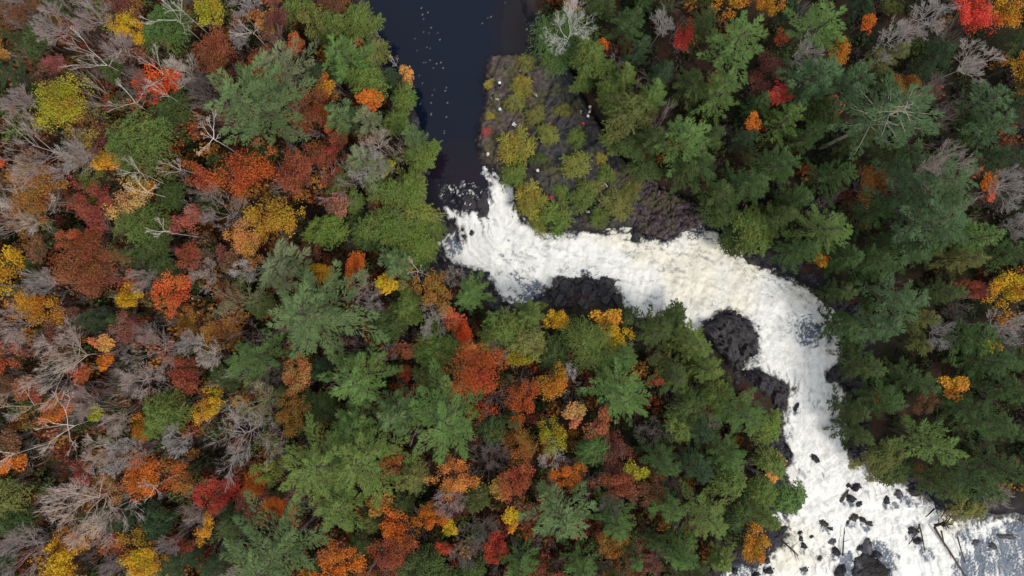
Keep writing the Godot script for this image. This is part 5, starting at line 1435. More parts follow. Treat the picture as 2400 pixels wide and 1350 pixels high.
	tree("mid-sized ochre leafy tree just right of the round grey-green pine", "maple_tree", 15.1, 36.7, 2.1, 8.8, "ochre")
	tree("mid-sized green fir just left of the bright fir by the boulder field", "fir_tree", 22.0, 31.5, 3.1, 12.7, "fir_green")
	tree("mid-sized mid-green fir just below left of the bright fir by the boulder field", "fir_tree", 24.0, 39.3, 2.9, 12.2, "pine_green")
	tree("large green fir just below right of the round grey-green pine", "fir_tree", 9.7, 39.9, 3.2, 13.0, "fir_green")
	tree("mid-sized ochre leafy tree just left of the red-orange centre maple", "maple_tree", -1.5, 28.0, 1.8, 8.3, "ochre")
	tree("mid-sized purplish bare tree just below the pale tangerine maple", "bare_tree", -8.3, 29.8, 2.7, 12.4, "purple_twig")
	tree("small dark rusty leafy tree just above left of the round grey-green pine", "maple_tree", 2.5, 31.9, 1.6, 7.8, "rustdark")
	tree("mid-sized dark grey bare tree just right of the round grey-green pine", "bare_tree", 14.3, 30.2, 2.0, 11.5, "dark_twig")
	tree("mid-sized dusky red leafy tree below right of the round grey-green pine", "maple_tree", 18.5, 39.7, 2.5, 9.6, "duskred")
	tree("mid-sized green fir below right of the round grey-green pine", "fir_tree", 17.3, 38.7, 2.4, 11.0, "fir_green")
	tree("mid-sized ochre leafy tree just above left of the lower orange maple", "maple_tree", -19.1, 30.2, 1.8, 8.3, "ochre")
	tree("mid-sized dark olive evergreen just right of the big bottom-centre pine", "evergreen_tree", -3.1, 20.7, 2.1, 7.9, "cedar_dark")
	tree("mid-sized rusty leafy tree just below left of the lush green pine", "maple_tree", 12.3, 19.1, 1.8, 8.3, "rust")
	tree("small pale ochre leafy tree just left of the lush green pine", "maple_tree", 8.9, 17.9, 1.6, 7.8, "paleochre")
	tree("small red-orange leafy tree just above right of the lush green pine", "maple_tree", 21.8, 13.5, 1.0, 6.5, "redorange")
	tree("mid-sized red-orange leafy tree just above left of the flame-orange maple", "maple_tree", -8.9, 4.6, 1.7, 8.0, "redorange")
	tree("small flame-orange maple below the bright green fir", "maple_tree", -6.2, 6.4, 1.9, 8.4, "flame")
	tree("small peach leafy tree just above the wide rust-orange maple", "maple_tree", -5.9, 9.1, 1.4, 7.3, "paleorange")
	tree("large olive evergreen just above left of the wide rust-orange maple", "evergreen_tree", -10.8, 8.9, 3.2, 9.9, "cedar")
	tree("large olive evergreen just above right of the wide rust-orange maple", "evergreen_tree", -1.8, 6.5, 3.3, 10.1, "cedar")
	tree("large khaki evergreen just above right of the wide rust-orange maple", "evergreen_tree", 1.9, 7.6, 3.4, 10.3, "olive")
	tree("small golden tree below the blocky black ledge", "maple_tree", 7.1, 4.1, 2.0, 8.6, "yellow")
	tree("mid-sized golden leafy tree just above the twin-lobed yellow tree", "maple_tree", 14.7, 4.1, 1.8, 8.3, "gold")
	tree("twin-lobed yellow tree at the right end of the black ledge", "maple_tree", 14.1, 7.0, 2.3, 9.3, "yellow")
	tree("large olive evergreen just below left of the twin-lobed yellow tree", "evergreen_tree", 10.9, 8.2, 4.0, 11.5, "cedar")
	tree("large green fir just above the lush green pine", "fir_tree", 15.2, 9.7, 3.3, 13.3, "fir_green")
	tree("large dark olive fir just right of the twin-lobed yellow tree", "fir_tree", 20.5, 6.6, 3.9, 14.7, "cedar_dark")
	tree("large olive fir just left of the domed black rock", "fir_tree", 25.5, 8.4, 3.9, 14.7, "cedar")
	tree("large dark olive fir just above right of the lush green pine", "fir_tree", 23.0, 12.4, 3.5, 13.6, "cedar_dark")
	tree("mid-sized yellow-green leafy tree just right of the wide rust-orange maple", "maple_tree", 1.3, 10.8, 2.2, 9.1, "yellowgreen")
	tree("small rusty leafy tree just above right of the full green pine", "maple_tree", -15.0, 8.6, 1.7, 7.9, "rust")
	tree("mid-sized grey bare tree just below the ochre tree by the first drop", "bare_tree", -11.7, 4.1, 2.3, 11.9, "grey_twig")
	tree("small silvery bare tree just above left of the lush green pine", "bare_tree", 8.5, 12.3, 1.4, 10.8, "white_twig")
	tree("mid-sized dark grey bare tree just above right of the wide rust-orange maple", "bare_tree", -1.3, 8.1, 2.0, 11.5, "dark_twig")
	tree("large dark olive evergreen just above right of the full green pine", "evergreen_tree", -17.9, 5.8, 3.0, 9.7, "cedar_dark")
	tree("small rust-orange leafy tree just right of the full green pine", "maple_tree", -15.5, 12.2, 1.0, 6.5, "rustorange")
	tree("mid-sized olive evergreen just below the ochre tree by the first drop", "evergreen_tree", -10.5, 5.3, 1.9, 7.4, "cedar")
	tree("mid-sized olive evergreen just left of the ochre tree by the first drop", "evergreen_tree", -15.6, 2.8, 2.5, 8.5, "cedar")
	tree("mid-sized olive fir just left of the golden tree under the ledge", "fir_tree", 3.0, 3.9, 2.9, 12.4, "cedar")
	tree("mid-sized dark olive fir just above right of the twin-lobed yellow tree", "fir_tree", 17.2, 4.3, 2.0, 10.2, "cedar_dark")
	tree("mid-sized dark olive evergreen just below the golden tree under the ledge", "evergreen_tree", 6.1, 9.5, 2.7, 9.0, "cedar_dark")
	tree("small dusky olive leafy tree just above right of the lush green pine", "maple_tree", 21.1, 10.6, 1.4, 7.3, "olive_deep")
	tree("large olive fir just below left of the domed black rock", "fir_tree", 28.0, 11.5, 3.2, 13.0, "cedar")
	tree("mid-sized dark olive evergreen just above left of the wide rust-orange maple", "evergreen_tree", -6.2, 11.4, 2.1, 7.9, "cedar_dark")
	tree("mid-sized dark olive evergreen above left of the domed black rock", "evergreen_tree", 24.6, 4.4, 2.1, 6.0, "cedar_dark")
	tree("large round green tree overhanging the right side of the dark pool", "evergreen_tree", 8.0, -37.4, 5.3, 6.5, "fir_green")
	tree("silvery bare tree standing at the top edge above the dark pool", "bare_tree", 7.8, -36.5, 3.5, 16.0, "white_twig")
	tree("mid-sized olive evergreen just below right of the round tree over the pool", "evergreen_tree", 11.8, -33.0, 2.8, 9.2, "cedar")
	tree("small orange leafy tree just right of the round tree over the pool", "maple_tree", 13.3, -35.4, 0.8, 6.1, "orange")
	tree("small scarlet maple left of the big rounded green pine", "maple_tree", 24.5, -35.4, 2.1, 8.8, "red", 0.8, 0)
	tree("mid-sized olive evergreen just below the round tree over the pool", "evergreen_tree", 10.8, -31.2, 1.9, 5.0, "cedar")
	tree("mid-sized olive evergreen just above left of the bulky olive evergreen", "evergreen_tree", 14.4, -27.9, 2.0, 6.0, "cedar")
	tree("bulky olive evergreen right of the sightseers on the rock shelf", "evergreen_tree", 16.3, -23.9, 3.7, 11.0, "olive_deep")
	tree("mid-sized fresh green fir just above right of the bulky olive evergreen", "fir_tree", 19.9, -27.4, 2.8, 12.2, "pine_limed")
	tree("pale green pine with drooping fans above the right bank", "white_pine", 23.7, -20.5, 4.4, 16.4, "pine_green")
	tree("golden orange maple at the top edge above the big rounded pine", "maple_tree", 30.7, -39.4, 3.0, 10.8, "gold", 1.1, 0)
	tree("mid-sized golden leafy tree just right of the top-edge golden maple", "maple_tree", 35.2, -39.8, 2.5, 9.8, "gold")
	tree("big rounded green pine below the top-edge golden maple", "white_pine", 29.5, -32.5, 5.0, 17.7, "pine_green")
	tree("bright green pine at the top right beside a thin golden tree", "white_pine", 41.5, -35.1, 4.6, 16.9, "pine_green")
	tree("small red-orange leafy tree just right of the big rounded green pine", "maple_tree", 38.7, -35.5, 1.0, 6.7, "redorange")
	tree("small orange leafy tree just right of the top right green pine", "maple_tree", 49.9, -37.7, 1.2, 7.0, "orange")
	tree("slanting golden brown tree below the top right green pine", "maple_tree", 45.8, -33.1, 2.3, 9.3, "gold", 1.2, -30)
	tree("brilliant scarlet maple near the top right corner", "maple_tree", 62.3, -36.1, 3.3, 11.6, "scarlet", 0.8, -30)
	tree("mid-sized golden leafy tree just right of the brilliant scarlet maple", "maple_tree", 68.8, -38.2, 2.6, 10.1, "gold")
	tree("mid-sized golden leafy tree below right of the brilliant scarlet maple", "maple_tree", 71.0, -31.5, 2.4, 9.6, "gold")
	tree("large pale bare tree just below the brilliant scarlet maple", "bare_tree", 62.6, -30.9, 3.0, 12.8, "pale_twig")
	tree("mid-sized grey bare tree just below left of the top right green pine", "bare_tree", 39.5, -32.3, 2.7, 12.4, "grey_twig")
	tree("large grey bare tree above the half-bare star pine", "bare_tree", 52.2, -34.0, 3.0, 12.8, "grey_twig")
	tree("large dark grey bare tree just right of the half-bare star pine", "bare_tree", 57.5, -25.2, 3.5, 13.5, "dark_twig")
	tree("pale lime green fir under the big rounded green pine", "fir_tree", 29.6, -26.9, 3.9, 14.7, "pine_limed")
	tree("flat dark red maple crown among the right bank conifers", "maple_tree", 38.4, -27.5, 1.8, 8.3, "red", 1.2, 0)
	tree("large deep green pine just below left of the slanting golden tree", "white_pine", 40.1, -28.3, 4.1, 16.0, "pine_deep")
	tree("large deep green pine just above left of the half-bare star pine", "white_pine", 45.8, -28.3, 3.4, 14.8, "pine_deep")
	tree("large fresh green fir just below the flat dark red maple", "fir_tree", 38.9, -23.4, 3.4, 13.6, "pine_limed")
	tree("small orange leafy tree just below right of the pale lime fir", "maple_tree", 34.3, -24.2, 1.2, 7.0, "orange")
	tree("half-bare pine with star-like grey limbs in the upper right", "half_bare_pine", 47.0, -21.3, 6.1, 22.0, "pine_deep")
	tree("mid-sized ochre leafy tree just above right of the half-bare star pine", "maple_tree", 56.1, -28.7, 2.1, 8.8, "ochre")
	tree("mid-sized deep green pine above right of the big bluish right pine", "white_pine", 64.8, -25.8, 3.0, 14.0, "pine_deep")
	tree("large deep green pine just above right of the big bluish right pine", "white_pine", 66.0, -21.5, 3.1, 14.2, "pine_deep")
	tree("large deep green fir above the olive evergreen on the bend", "fir_tree", 37.3, -17.4, 3.8, 14.4, "fir_deep")
	tree("large deep green fir below right of the pale green fan pine", "fir_tree", 33.3, -14.9, 3.8, 14.4, "fir_deep")
	tree("large deep green fir just above right of the broken brown rocks", "fir_tree", 26.7, -16.6, 3.3, 13.3, "fir_deep")
	tree("large deep green fir just below left of the half-bare star pine", "fir_tree", 45.2, -16.0, 3.4, 13.6, "fir_deep")
	tree("mid-sized dark olive fir just above left of the olive evergreen on the bend", "fir_tree", 30.4, -13.5, 2.9, 12.4, "cedar_dark")
	tree("big bluish pine on the right side under a pinkish bare tree", "white_pine", 55.2, -13.4, 6.6, 20.6, "pine_deep", 0.95, 0)
	tree("small orange leafy tree just right of the big bluish right pine", "maple_tree", 67.6, -14.9, 1.5, 7.5, "orange")
	tree("large pinkish bare tree just above right of the big bluish right pine", "bare_tree", 55.4, -15.6, 3.0, 21.0, "pink_twig")
	tree("mid-sized dark olive fir just above left of the big rounded green pine", "fir_tree", 27.1, -38.2, 2.5, 11.6, "cedar_dark")
	tree("mid-sized deep green fir just right of the round tree over the pool", "fir_tree", 16.7, -38.0, 2.9, 12.4, "fir_deep")
	tree("mid-sized grey bare tree just above left of the small scarlet maple", "bare_tree", 20.9, -36.4, 2.3, 11.9, "grey_twig")
	tree("mid-sized dark fir left of the small scarlet maple", "fir_tree", 18.0, -33.4, 2.5, 11.6, "fir_dark")
	tree("mid-sized dark fir just below left of the small scarlet maple", "fir_tree", 21.7, -31.0, 2.4, 11.3, "fir_dark")
	tree("mid-sized olive fir just above the bulky olive evergreen", "fir_tree", 16.2, -30.1, 2.5, 11.6, "cedar")
	tree("mid-sized dark olive fir just left of the pale green fan pine", "fir_tree", 20.3, -21.2, 2.9, 12.4, "cedar_dark")
	tree("mid-sized dark olive evergreen just below the bulky olive evergreen", "evergreen_tree", 17.3, -21.1, 2.5, 6.0, "cedar_dark")
	tree("mid-sized dark olive evergreen just below left of the pale green fan pine", "evergreen_tree", 19.9, -18.0, 2.4, 6.0, "cedar_dark")
	tree("mid-sized olive evergreen just below left of the bulky olive evergreen", "evergreen_tree", 14.9, -22.1, 1.8, 5.0, "cedar")
	tree("mid-sized olive evergreen right of the rock shelf", "evergreen_tree", 14.1, -30.1, 1.7, 6.0, "cedar")
	tree("mid-sized dark olive evergreen just below right of the round tree over the pool", "evergreen_tree", 13.3, -32.6, 1.7, 6.0, "cedar_dark")
	tree("mid-sized dark olive fir just below the pale green fan pine", "fir_tree", 24.0, -16.5, 2.8, 12.2, "cedar_dark")
	tree("mid-sized dusky olive leafy tree right of the top right green pine", "maple_tree", 52.0, -39.6, 1.9, 8.6, "olive_deep")
	tree("large grey bare tree just left of the brilliant scarlet maple", "bare_tree", 56.6, -37.3, 2.9, 12.7, "grey_twig")
	tree("mid-sized dusky olive fir just above the half-bare star pine", "fir_tree", 52.8, -32.7, 2.7, 11.9, "olive_deep")
	tree("mid-sized dark olive fir just below left of the half-bare star pine", "fir_tree", 48.7, -20.7, 2.5, 11.6, "cedar_dark")
	tree("mid-sized dark olive fir just below right of the half-bare star pine", "fir_tree", 55.0, -18.8, 2.9, 12.4, "cedar_dark")
	tree("mid-sized dark fir above right of the big bluish right pine", "fir_tree", 71.6, -25.6, 2.5, 11.6, "fir_dark")
	tree("large grey bare tree just right of the big bluish right pine", "bare_tree", 67.9, -14.2, 3.0, 12.8, "grey_twig")
	tree("mid-sized dark fir just right of the big bluish right pine", "fir_tree", 69.5, -18.3, 2.8, 12.2, "fir_dark")
	tree("mid-sized deep green fir just left of the half-bare star pine", "fir_tree", 41.9, -21.3, 2.8, 12.2, "fir_deep")
	tree("mid-sized dark olive fir just right of the pale green fan pine", "fir_tree", 29.0, -21.4, 2.3, 11.0, "cedar_dark")
	tree("mid-sized dark olive evergreen just above left of the olive evergreen on the bend", "evergreen_tree", 31.5, -11.5, 2.8, 6.5, "cedar_dark")
	tree("bright olive evergreen above the black rocks on the outer bend", "evergreen_tree", 36.7, -8.5, 3.7, 6.5, "cedar")
	tree("mid-sized dark olive evergreen just below left of the olive evergreen on the bend", "evergreen_tree", 33.6, -7.0, 2.3, 6.0, "cedar_dark")
	tree("light green fir with layered fans on the right bank", "fir_tree", 44.5, -8.7, 4.8, 16.6, "pine_limed")
	tree("large deep green fir just below left of the light green layered fir", "fir_tree", 41.7, -5.1, 3.2, 13.0, "fir_deep")
	tree("mid-sized deep green fir just below the light green layered fir", "fir_tree", 47.7, -4.3, 3.0, 12.4, "fir_deep")
	tree("large deep green pine just below the big bluish right pine", "white_pine", 56.7, -8.2, 6.7, 20.6, "pine_deep")
	tree("large deep green fir just above the dark bend pine", "fir_tree", 57.0, -5.1, 4.2, 15.2, "fir_deep")
	tree("large deep green fir just above left of the dark bend pine", "fir_tree", 51.8, -3.0, 3.6, 13.8, "fir_deep")
	tree("large mid-green fir just below right of the big bluish right pine", "fir_tree", 66.0, -6.9, 3.7, 14.1, "pine_green")
	tree("large dusky olive fir just above left of the brick-red right maple", "fir_tree", 64.7, -4.3, 3.2, 13.0, "olive_deep")
	tree("small golden leafy tree just below the light green layered fir", "maple_tree", 46.0, -4.0, 1.1, 6.7, "gold")
	tree("dark brick-red maple left of the yellow tree at the right edge", "maple_tree", 67.1, -0.9, 2.2, 9.1, "redrust")
	tree("vivid yellow tree at the right edge at mid height", "maple_tree", 71.2, 0.9, 2.8, 10.3, "yellow", 1.1, 0)
	tree("dark blue-green pine right of the outer river bend", "white_pine", 53.8, 1.5, 4.5, 16.4, "pine_deep")
	tree("large deep green fir just below the dark bend pine", "fir_tree", 53.4, 6.2, 4.2, 15.2, "pine_deep")
	tree("mid-sized deep green fir just below left of the dark bend pine", "fir_tree", 50.0, 5.3, 3.1, 12.7, "fir_deep")
	tree("mid-sized dusky olive fir just below right of the dark bend pine", "fir_tree", 59.6, 4.7, 2.7, 11.9, "olive_deep")
	tree("small yellow-green leafy tree above right of the isolated golden tree", "maple_tree", 69.4, 8.6, 1.4, 7.3, "yellowgreen")
	tree("large deep green pine above the isolated golden tree", "white_pine", 64.8, 7.4, 3.2, 14.2, "fir_deep")
	tree("large deep green fir just above right of the isolated golden tree", "fir_tree", 68.4, 10.9, 3.6, 13.8, "fir_deep")
	tree("mid-sized grey bare tree just below the vivid yellow right-edge tree", "bare_tree", 70.3, 5.6, 2.6, 12.2, "grey_twig")
	tree("large deep green fir just left of the isolated golden tree", "fir_tree", 58.1, 13.2, 3.4, 13.3, "fir_deep")
	tree("mid-sized dark olive fir just left of the dark bend pine", "fir_tree", 48.8, 0.9, 2.7, 11.9, "cedar_dark")
	tree("isolated small golden tree among the dark conifers at lower right", "maple_tree", 65.0, 14.5, 1.7, 8.0, "gold", 1.3, 0)
	tree("star-shaped fresh green fir at the lower right", "white_pine", 59.3, 22.0, 4.6, 16.6, "pine_limed")
	tree("large deep green fir just right of the star-shaped fresh fir", "fir_tree", 69.0, 19.7, 3.8, 14.4, "fir_deep")
	tree("large deep green fir just above left of the star-shaped fresh fir", "fir_tree", 54.5, 16.7, 3.7, 14.1, "fir_deep")
	tree("large dusky olive evergreen just left of the star-shaped fresh fir", "evergreen_tree", 56.2, 25.2, 3.2, 6.5, "olive_deep")
	tree("large deep green fir just below right of the star-shaped fresh fir", "fir_tree", 66.5, 27.4, 4.3, 15.5, "fir_deep")
	tree("mid-sized dark olive fir just below the star-shaped fresh fir", "fir_tree", 63.2, 29.3, 3.0, 12.4, "cedar_dark")
	tree("large deep green fir below right of the isolated golden tree", "fir_tree", 72.1, 26.5, 3.6, 13.8, "fir_deep")
	tree("mid-sized pinkish bare tree below right of the star-shaped fresh fir", "bare_tree", 68.9, 30.2, 2.5, 12.1, "pink_twig")
	tree("mid-sized dark rusty leafy tree just above left of the star-shaped fresh fir", "maple_tree", 59.3, 16.4, 2.1, 8.8, "rustdark")
	tree("large dark olive fir below the dark bend pine", "fir_tree", 52.3, 11.2, 3.4, 13.3, "cedar_dark")
	tree("mid-sized deep green fir just below the isolated golden tree", "fir_tree", 65.1, 17.5, 2.9, 12.2, "fir_deep")
	tree("mid-sized dark olive evergreen below left of the dark bend pine", "evergreen_tree", 51.8, 9.2, 1.9, 6.5, "cedar_dark")
	tree("large deep green fir right of the isolated golden tree", "fir_tree", 72.6, 14.9, 3.2, 13.0, "fir_deep")
	tree("mid-sized dark olive fir right of the lower chute", "fir_tree", 51.6, 18.7, 2.9, 12.2, "cedar_dark")
	tree("small ochre leafy tree above left of the star-shaped fresh fir", "maple_tree", 54.9, 16.9, 1.3, 7.0, "ochre")
	tree("mid-sized dark olive fir left of the star-shaped fresh fir", "fir_tree", 52.5, 21.9, 2.6, 11.6, "cedar_dark")
	tree("mid-sized dark olive evergreen just below left of the star-shaped fresh fir", "evergreen_tree", 57.8, 27.6, 2.5, 6.5, "cedar_dark")
	tree("mid-sized deep green fir just above the vivid yellow right-edge tree", "fir_tree", 72.3, -4.6, 2.9, 12.2, "fir_deep")
	tree("mid-sized dark olive fir just below left of the brick-red right maple", "fir_tree", 63.3, 0.9, 2.6, 11.6, "cedar_dark")
	tree("mid-sized dark olive fir just above right of the olive evergreen on the bend", "fir_tree", 38.5, -10.7, 3.0, 12.4, "cedar_dark")
	tree("mid-sized deep green fir just above left of the light green layered fir", "fir_tree", 41.2, -13.0, 2.8, 12.2, "fir_deep")
	tree("mid-sized deep green fir just right of the light green layered fir", "fir_tree", 52.6, -10.7, 3.0, 12.4, "fir_deep")
	tree("mid-sized deep green fir right of the star-shaped fresh fir", "fir_tree", 73.4, 21.3, 2.6, 11.6, "fir_deep")
	tree("deep green fir on the left bank of the lower chute", "fir_tree", 32.4, 17.1, 4.6, 16.1, "fir_green")
	tree("mid-sized bright olive evergreen just below right of the left-bank fir", "evergreen_tree", 37.7, 20.9, 2.7, 6.5, "cedar_bright")
	tree("large green fir just below the left-bank fir", "fir_tree", 31.7, 23.8, 3.4, 13.3, "fir_green")
	tree("mid-sized dark fir just above the bright fir by the boulder field", "fir_tree", 26.4, 25.5, 3.1, 12.7, "fir_dark")
	tree("mid-sized olive evergreen below right of the left-bank fir", "evergreen_tree", 38.7, 26.0, 2.3, 6.5, "cedar")
	tree("peach-coloured bush-like tree overhanging the foam of the lower chute", "maple_tree", 39.5, 27.3, 1.5, 6.0, "paleorange")
	tree("rounded green evergreen leaning over the foam below the peach tree", "evergreen_tree", 42.0, 31.8, 2.4, 6.5, "pine_green", 0.8, 0)
	tree("bright grass green fir left of the boulder field", "fir_tree", 27.7, 32.9, 4.6, 16.1, "pine_lime")
	tree("large green fir just below left of the bright fir by the boulder field", "fir_tree", 25.5, 37.9, 3.5, 13.6, "fir_green")
	tree("orange-gold maple beside the boulder field at the bottom", "maple_tree", 35.8, 38.1, 2.7, 10.1, "gold")
	tree("small pale bare tree just below left of the left-bank fir", "bare_tree", 29.7, 19.6, 1.5, 7.0, "pale_twig")
	tree("mid-sized olive evergreen just above right of the bright fir by the boulder field", "evergreen_tree", 31.4, 28.6, 2.9, 9.2, "cedar")
	tree("mid-sized olive evergreen above the orange-gold waterside maple", "evergreen_tree", 37.5, 31.2, 2.8, 6.5, "cedar")
	tree("mid-sized olive fir just above right of the orange-gold waterside maple", "fir_tree", 38.5, 34.7, 2.4, 11.0, "cedar")
	tree("mid-sized dark olive evergreen just right of the lush green pine", "evergreen_tree", 25.3, 16.9, 3.0, 9.4, "cedar_dark")
	tree("mid-sized olive evergreen just above left of the left-bank fir", "evergreen_tree", 29.8, 15.5, 2.5, 8.5, "cedar")
	tree("mid-sized dark fir just below left of the left-bank fir", "fir_tree", 27.0, 20.5, 2.9, 12.2, "fir_dark")
	tree("mid-sized dark olive evergreen just right of the bright fir by the boulder field", "evergreen_tree", 34.0, 34.0, 2.3, 8.1, "cedar_dark")
	tree("mid-sized olive fir just below the bright fir by the boulder field", "fir_tree", 32.2, 41.5, 3.0, 6.0, "cedar")
	tree("mid-sized olive evergreen just below right of the lush green pine", "evergreen_tree", 24.2, 20.2, 2.5, 8.5, "cedar")
	tree("mid-sized dark olive evergreen just above right of the mid-left olive evergreen", "evergreen_tree", -48.8, -13.2, 2.2, 7.5, "cedar_dark")
	tree("mid-sized dark olive evergreen above left of the wide purplish bare tree", "evergreen_tree", -75.1, -32.1, 2.9, 7.8, "cedar_dark")
	tree("mid-sized brick-red leafy tree just above right of the soft olive evergreen", "maple_tree", -46.6, 13.1, 2.8, 8.2, "redrust")
	tree("mid-sized purplish bare tree just below left of the lemon yellow maple", "bare_tree", -67.7, 42.3, 2.2, 10.1, "purple_twig")
	tree("mid-sized pinkish bare tree just above right of the pumpkin orange maple", "bare_tree", -43.7, -2.0, 2.2, 9.3, "pink_twig")
	tree("mid-sized purplish bare tree just left of the bottom yellow maple", "bare_tree", -56.8, 39.8, 2.3, 9.1, "purple_twig")
	tree("mid-sized dark olive evergreen just above right of the round tree over the pool", "evergreen_tree", 13.1, -42.3, 2.7, 7.0, "cedar_dark")
	tree("large dark fir just below left of the brilliant scarlet maple", "fir_tree", 60.5, -32.9, 3.6, 9.6, "fir_dark")
	tree("mid-sized grey bare tree just below right of the dark bend pine", "bare_tree", 62.1, 6.6, 2.5, 9.7, "grey_twig")
	tree("mid-sized brick-red leafy tree just below the round grey-green pine", "maple_tree", 5.9, 43.5, 2.9, 7.4, "redrust")
	tree("mid-sized ochre leafy tree left of the spreading pale birch", "maple_tree", -73.0, -36.7, 2.5, 8.3, "ochre")
	tree("large deep green fir just above left of the spreading pale birch", "fir_tree", -65.9, -41.8, 3.3, 9.1, "fir_deep")
	tree("mid-sized purplish bare tree left of the lemon yellow maple", "bare_tree", -71.1, 41.3, 2.7, 10.1, "purple_twig")
	tree("mid-sized rusty leafy tree right of the bottom-edge pine", "maple_tree", -21.0, 42.6, 2.5, 7.7, "rust")
	tree("mid-sized dark olive fir just left of the pale lime fir", "fir_tree", 25.9, -29.5, 3.2, 10.2, "cedar_dark")
	tree("mid-sized dark grey bare tree just left of the crimson bottom maple", "bare_tree", -6.7, 36.7, 2.7, 10.2, "dark_twig")
	tree("mid-sized deep green fir just above left of the wide purplish bare tree", "fir_tree", -74.9, -26.1, 2.5, 9.4, "fir_deep")
	tree("large dusky red leafy tree just below right of the big rounded green pine", "maple_tree", 36.8, -31.1, 3.2, 7.7, "duskred")
	tree("mid-sized ochre leafy tree just right of the orange lower-left maple", "maple_tree", -47.7, 28.9, 2.5, 6.7, "ochre")
	tree("mid-sized dark rusty leafy tree just below the left-edge red-orange maple", "maple_tree", -71.0, 12.7, 2.3, 7.9, "rustdark")
	tree("mid-sized dark fir left of the branching lower-left birch", "fir_tree", -76.2, 23.6, 2.7, 8.7, "fir_dark")
	tree("mid-sized ochre leafy tree above right of the brilliant scarlet maple", "maple_tree", 73.7, -41.4, 2.4, 6.6, "ochre")
	tree("mid-sized ochre leafy tree just below left of the dense pale bare tree", "maple_tree", -73.2, -5.2, 2.2, 8.2, "ochre")
	tree("mid-sized deep green fir below the vivid yellow right-edge tree", "fir_tree", 75.3, 10.7, 3.2, 10.3, "fir_deep")
	tree("mid-sized grey bare tree below right of the big bluish right pine", "bare_tree", 73.1, -9.2, 2.4, 9.2, "grey_twig")
	tree("mid-sized dark olive evergreen below left of the crimson bottom maple", "evergreen_tree", -9.2, 43.4, 2.4, 6.6, "cedar_dark")
	tree("mid-sized dusky olive evergreen left of the huge pinkish bare tree", "evergreen_tree", -77.3, 36.8, 2.5, 6.7, "olive_deep")
	tree("large brick-red leafy tree just above right of the brick red maple", "maple_tree", -26.2, -18.6, 3.2, 7.7, "redrust")
	tree("mid-sized dark grey bare tree just below right of the big bottom-centre pine", "bare_tree", -3.2, 24.0, 2.4, 10.3, "dark_twig")
	tree("mid-sized dark fir just above right of the top right green pine", "fir_tree", 49.8, -41.2, 2.7, 9.1, "fir_dark")
	tree("mid-sized dark olive evergreen below left of the round grey-green pine", "evergreen_tree", -5.9, 42.4, 2.6, 7.2, "cedar_dark")
	tree("mid-sized dark olive evergreen just below left of the deep green fir", "evergreen_tree", -42.3, 13.7, 2.4, 7.6, "cedar_dark")
	tree("mid-sized dark grey bare tree just above left of the wide upper-left pine", "bare_tree", -43.5, -28.1, 2.6, 8.9, "dark_twig")
	tree("large dark rusty leafy tree above right of the pale greyish upper pine", "maple_tree", -26.0, -42.0, 3.1, 7.5, "rustdark")
	tree("mid-sized dark olive fir just below left of the lower orange maple", "fir_tree", -22.1, 37.2, 2.5, 9.1, "cedar_dark")
	tree("mid-sized khaki leafy tree below the lower orange maple", "maple_tree", -17.3, 42.5, 3.0, 8.3, "olive")
	tree("mid-sized pinkish bare tree just above right of the broad blue-grey pine", "bare_tree", -21.5, -0.7, 2.5, 9.6, "pink_twig")
	tree("mid-sized dark olive fir right of the brilliant scarlet maple", "fir_tree", 73.4, -35.1, 2.5, 10.1, "cedar_dark")
	tree("mid-sized dark olive fir just above the lower orange maple", "fir_tree", -15.8, 31.2, 2.4, 9.0, "cedar_dark")
	tree("large dark olive fir below right of the round grey-green pine", "fir_tree", 15.6, 42.4, 3.6, 10.2, "cedar_dark")
	tree("mid-sized purplish bare tree just below right of the wide pinkish-grey bare tree", "bare_tree", -59.0, 15.5, 2.7, 10.2, "purple_twig")
	tree("mid-sized pinkish bare tree just right of the branching lower-left birch", "bare_tree", -55.1, 18.2, 2.2, 10.2, "pink_twig")
	tree("mid-sized ochre leafy tree just below the half-bare star pine", "maple_tree", 50.8, -14.7, 2.9, 8.1, "ochre")
	tree("mid-sized dark olive evergreen just below left of the full green pine", "evergreen_tree", -28.0, 17.1, 2.6, 6.9, "cedar_dark")
	tree("mid-sized dusky red leafy tree just below the lush green pine", "maple_tree", 15.8, 23.0, 3.0, 8.5, "duskred")
	tree("mid-sized dark olive evergreen just above right of the big bluish right pine", "evergreen_tree", 65.3, -22.7, 2.7, 7.9, "cedar_dark")
	tree("mid-sized dusky olive evergreen just below left of the left-edge red-orange maple", "evergreen_tree", -74.8, 12.3, 2.4, 7.7, "olive_deep")
	tree("large ochre leafy tree just left of the yellow-green centre maple", "maple_tree", 1.0, 22.8, 3.2, 6.6, "ochre")
	tree("mid-sized khaki leafy tree just above left of the light green feathery pine", "maple_tree", -34.2, 22.1, 2.3, 7.6, "olive")
	tree("mid-sized grey bare tree above left of the pale greyish upper pine", "bare_tree", -37.7, -40.5, 2.5, 9.4, "grey_twig")
	tree("mid-sized dark olive evergreen just left of the half-bare star pine", "evergreen_tree", 44.7, -25.5, 2.7, 6.9, "cedar_dark")
	tree("mid-sized khaki leafy tree just above left of the dense pale bare tree", "maple_tree", -75.0, -12.5, 2.3, 7.4, "olive")
	tree("mid-sized dark olive evergreen just above left of the bottom-edge pine", "evergreen_tree", -41.3, 34.9, 2.9, 7.2, "cedar_dark")
	tree("mid-sized dusky olive evergreen just above left of the lower orange maple", "evergreen_tree", -20.2, 33.3, 1.8, 7.8, "olive_deep")
	tree("mid-sized dark grey bare tree just below right of the lush green pine", "bare_tree", 19.9, 20.9, 1.9, 9.6, "dark_twig")
	tree("mid-sized dark rusty leafy tree just left of the branching lower-left birch", "maple_tree", -71.3, 22.1, 1.8, 7.0, "rustdark")
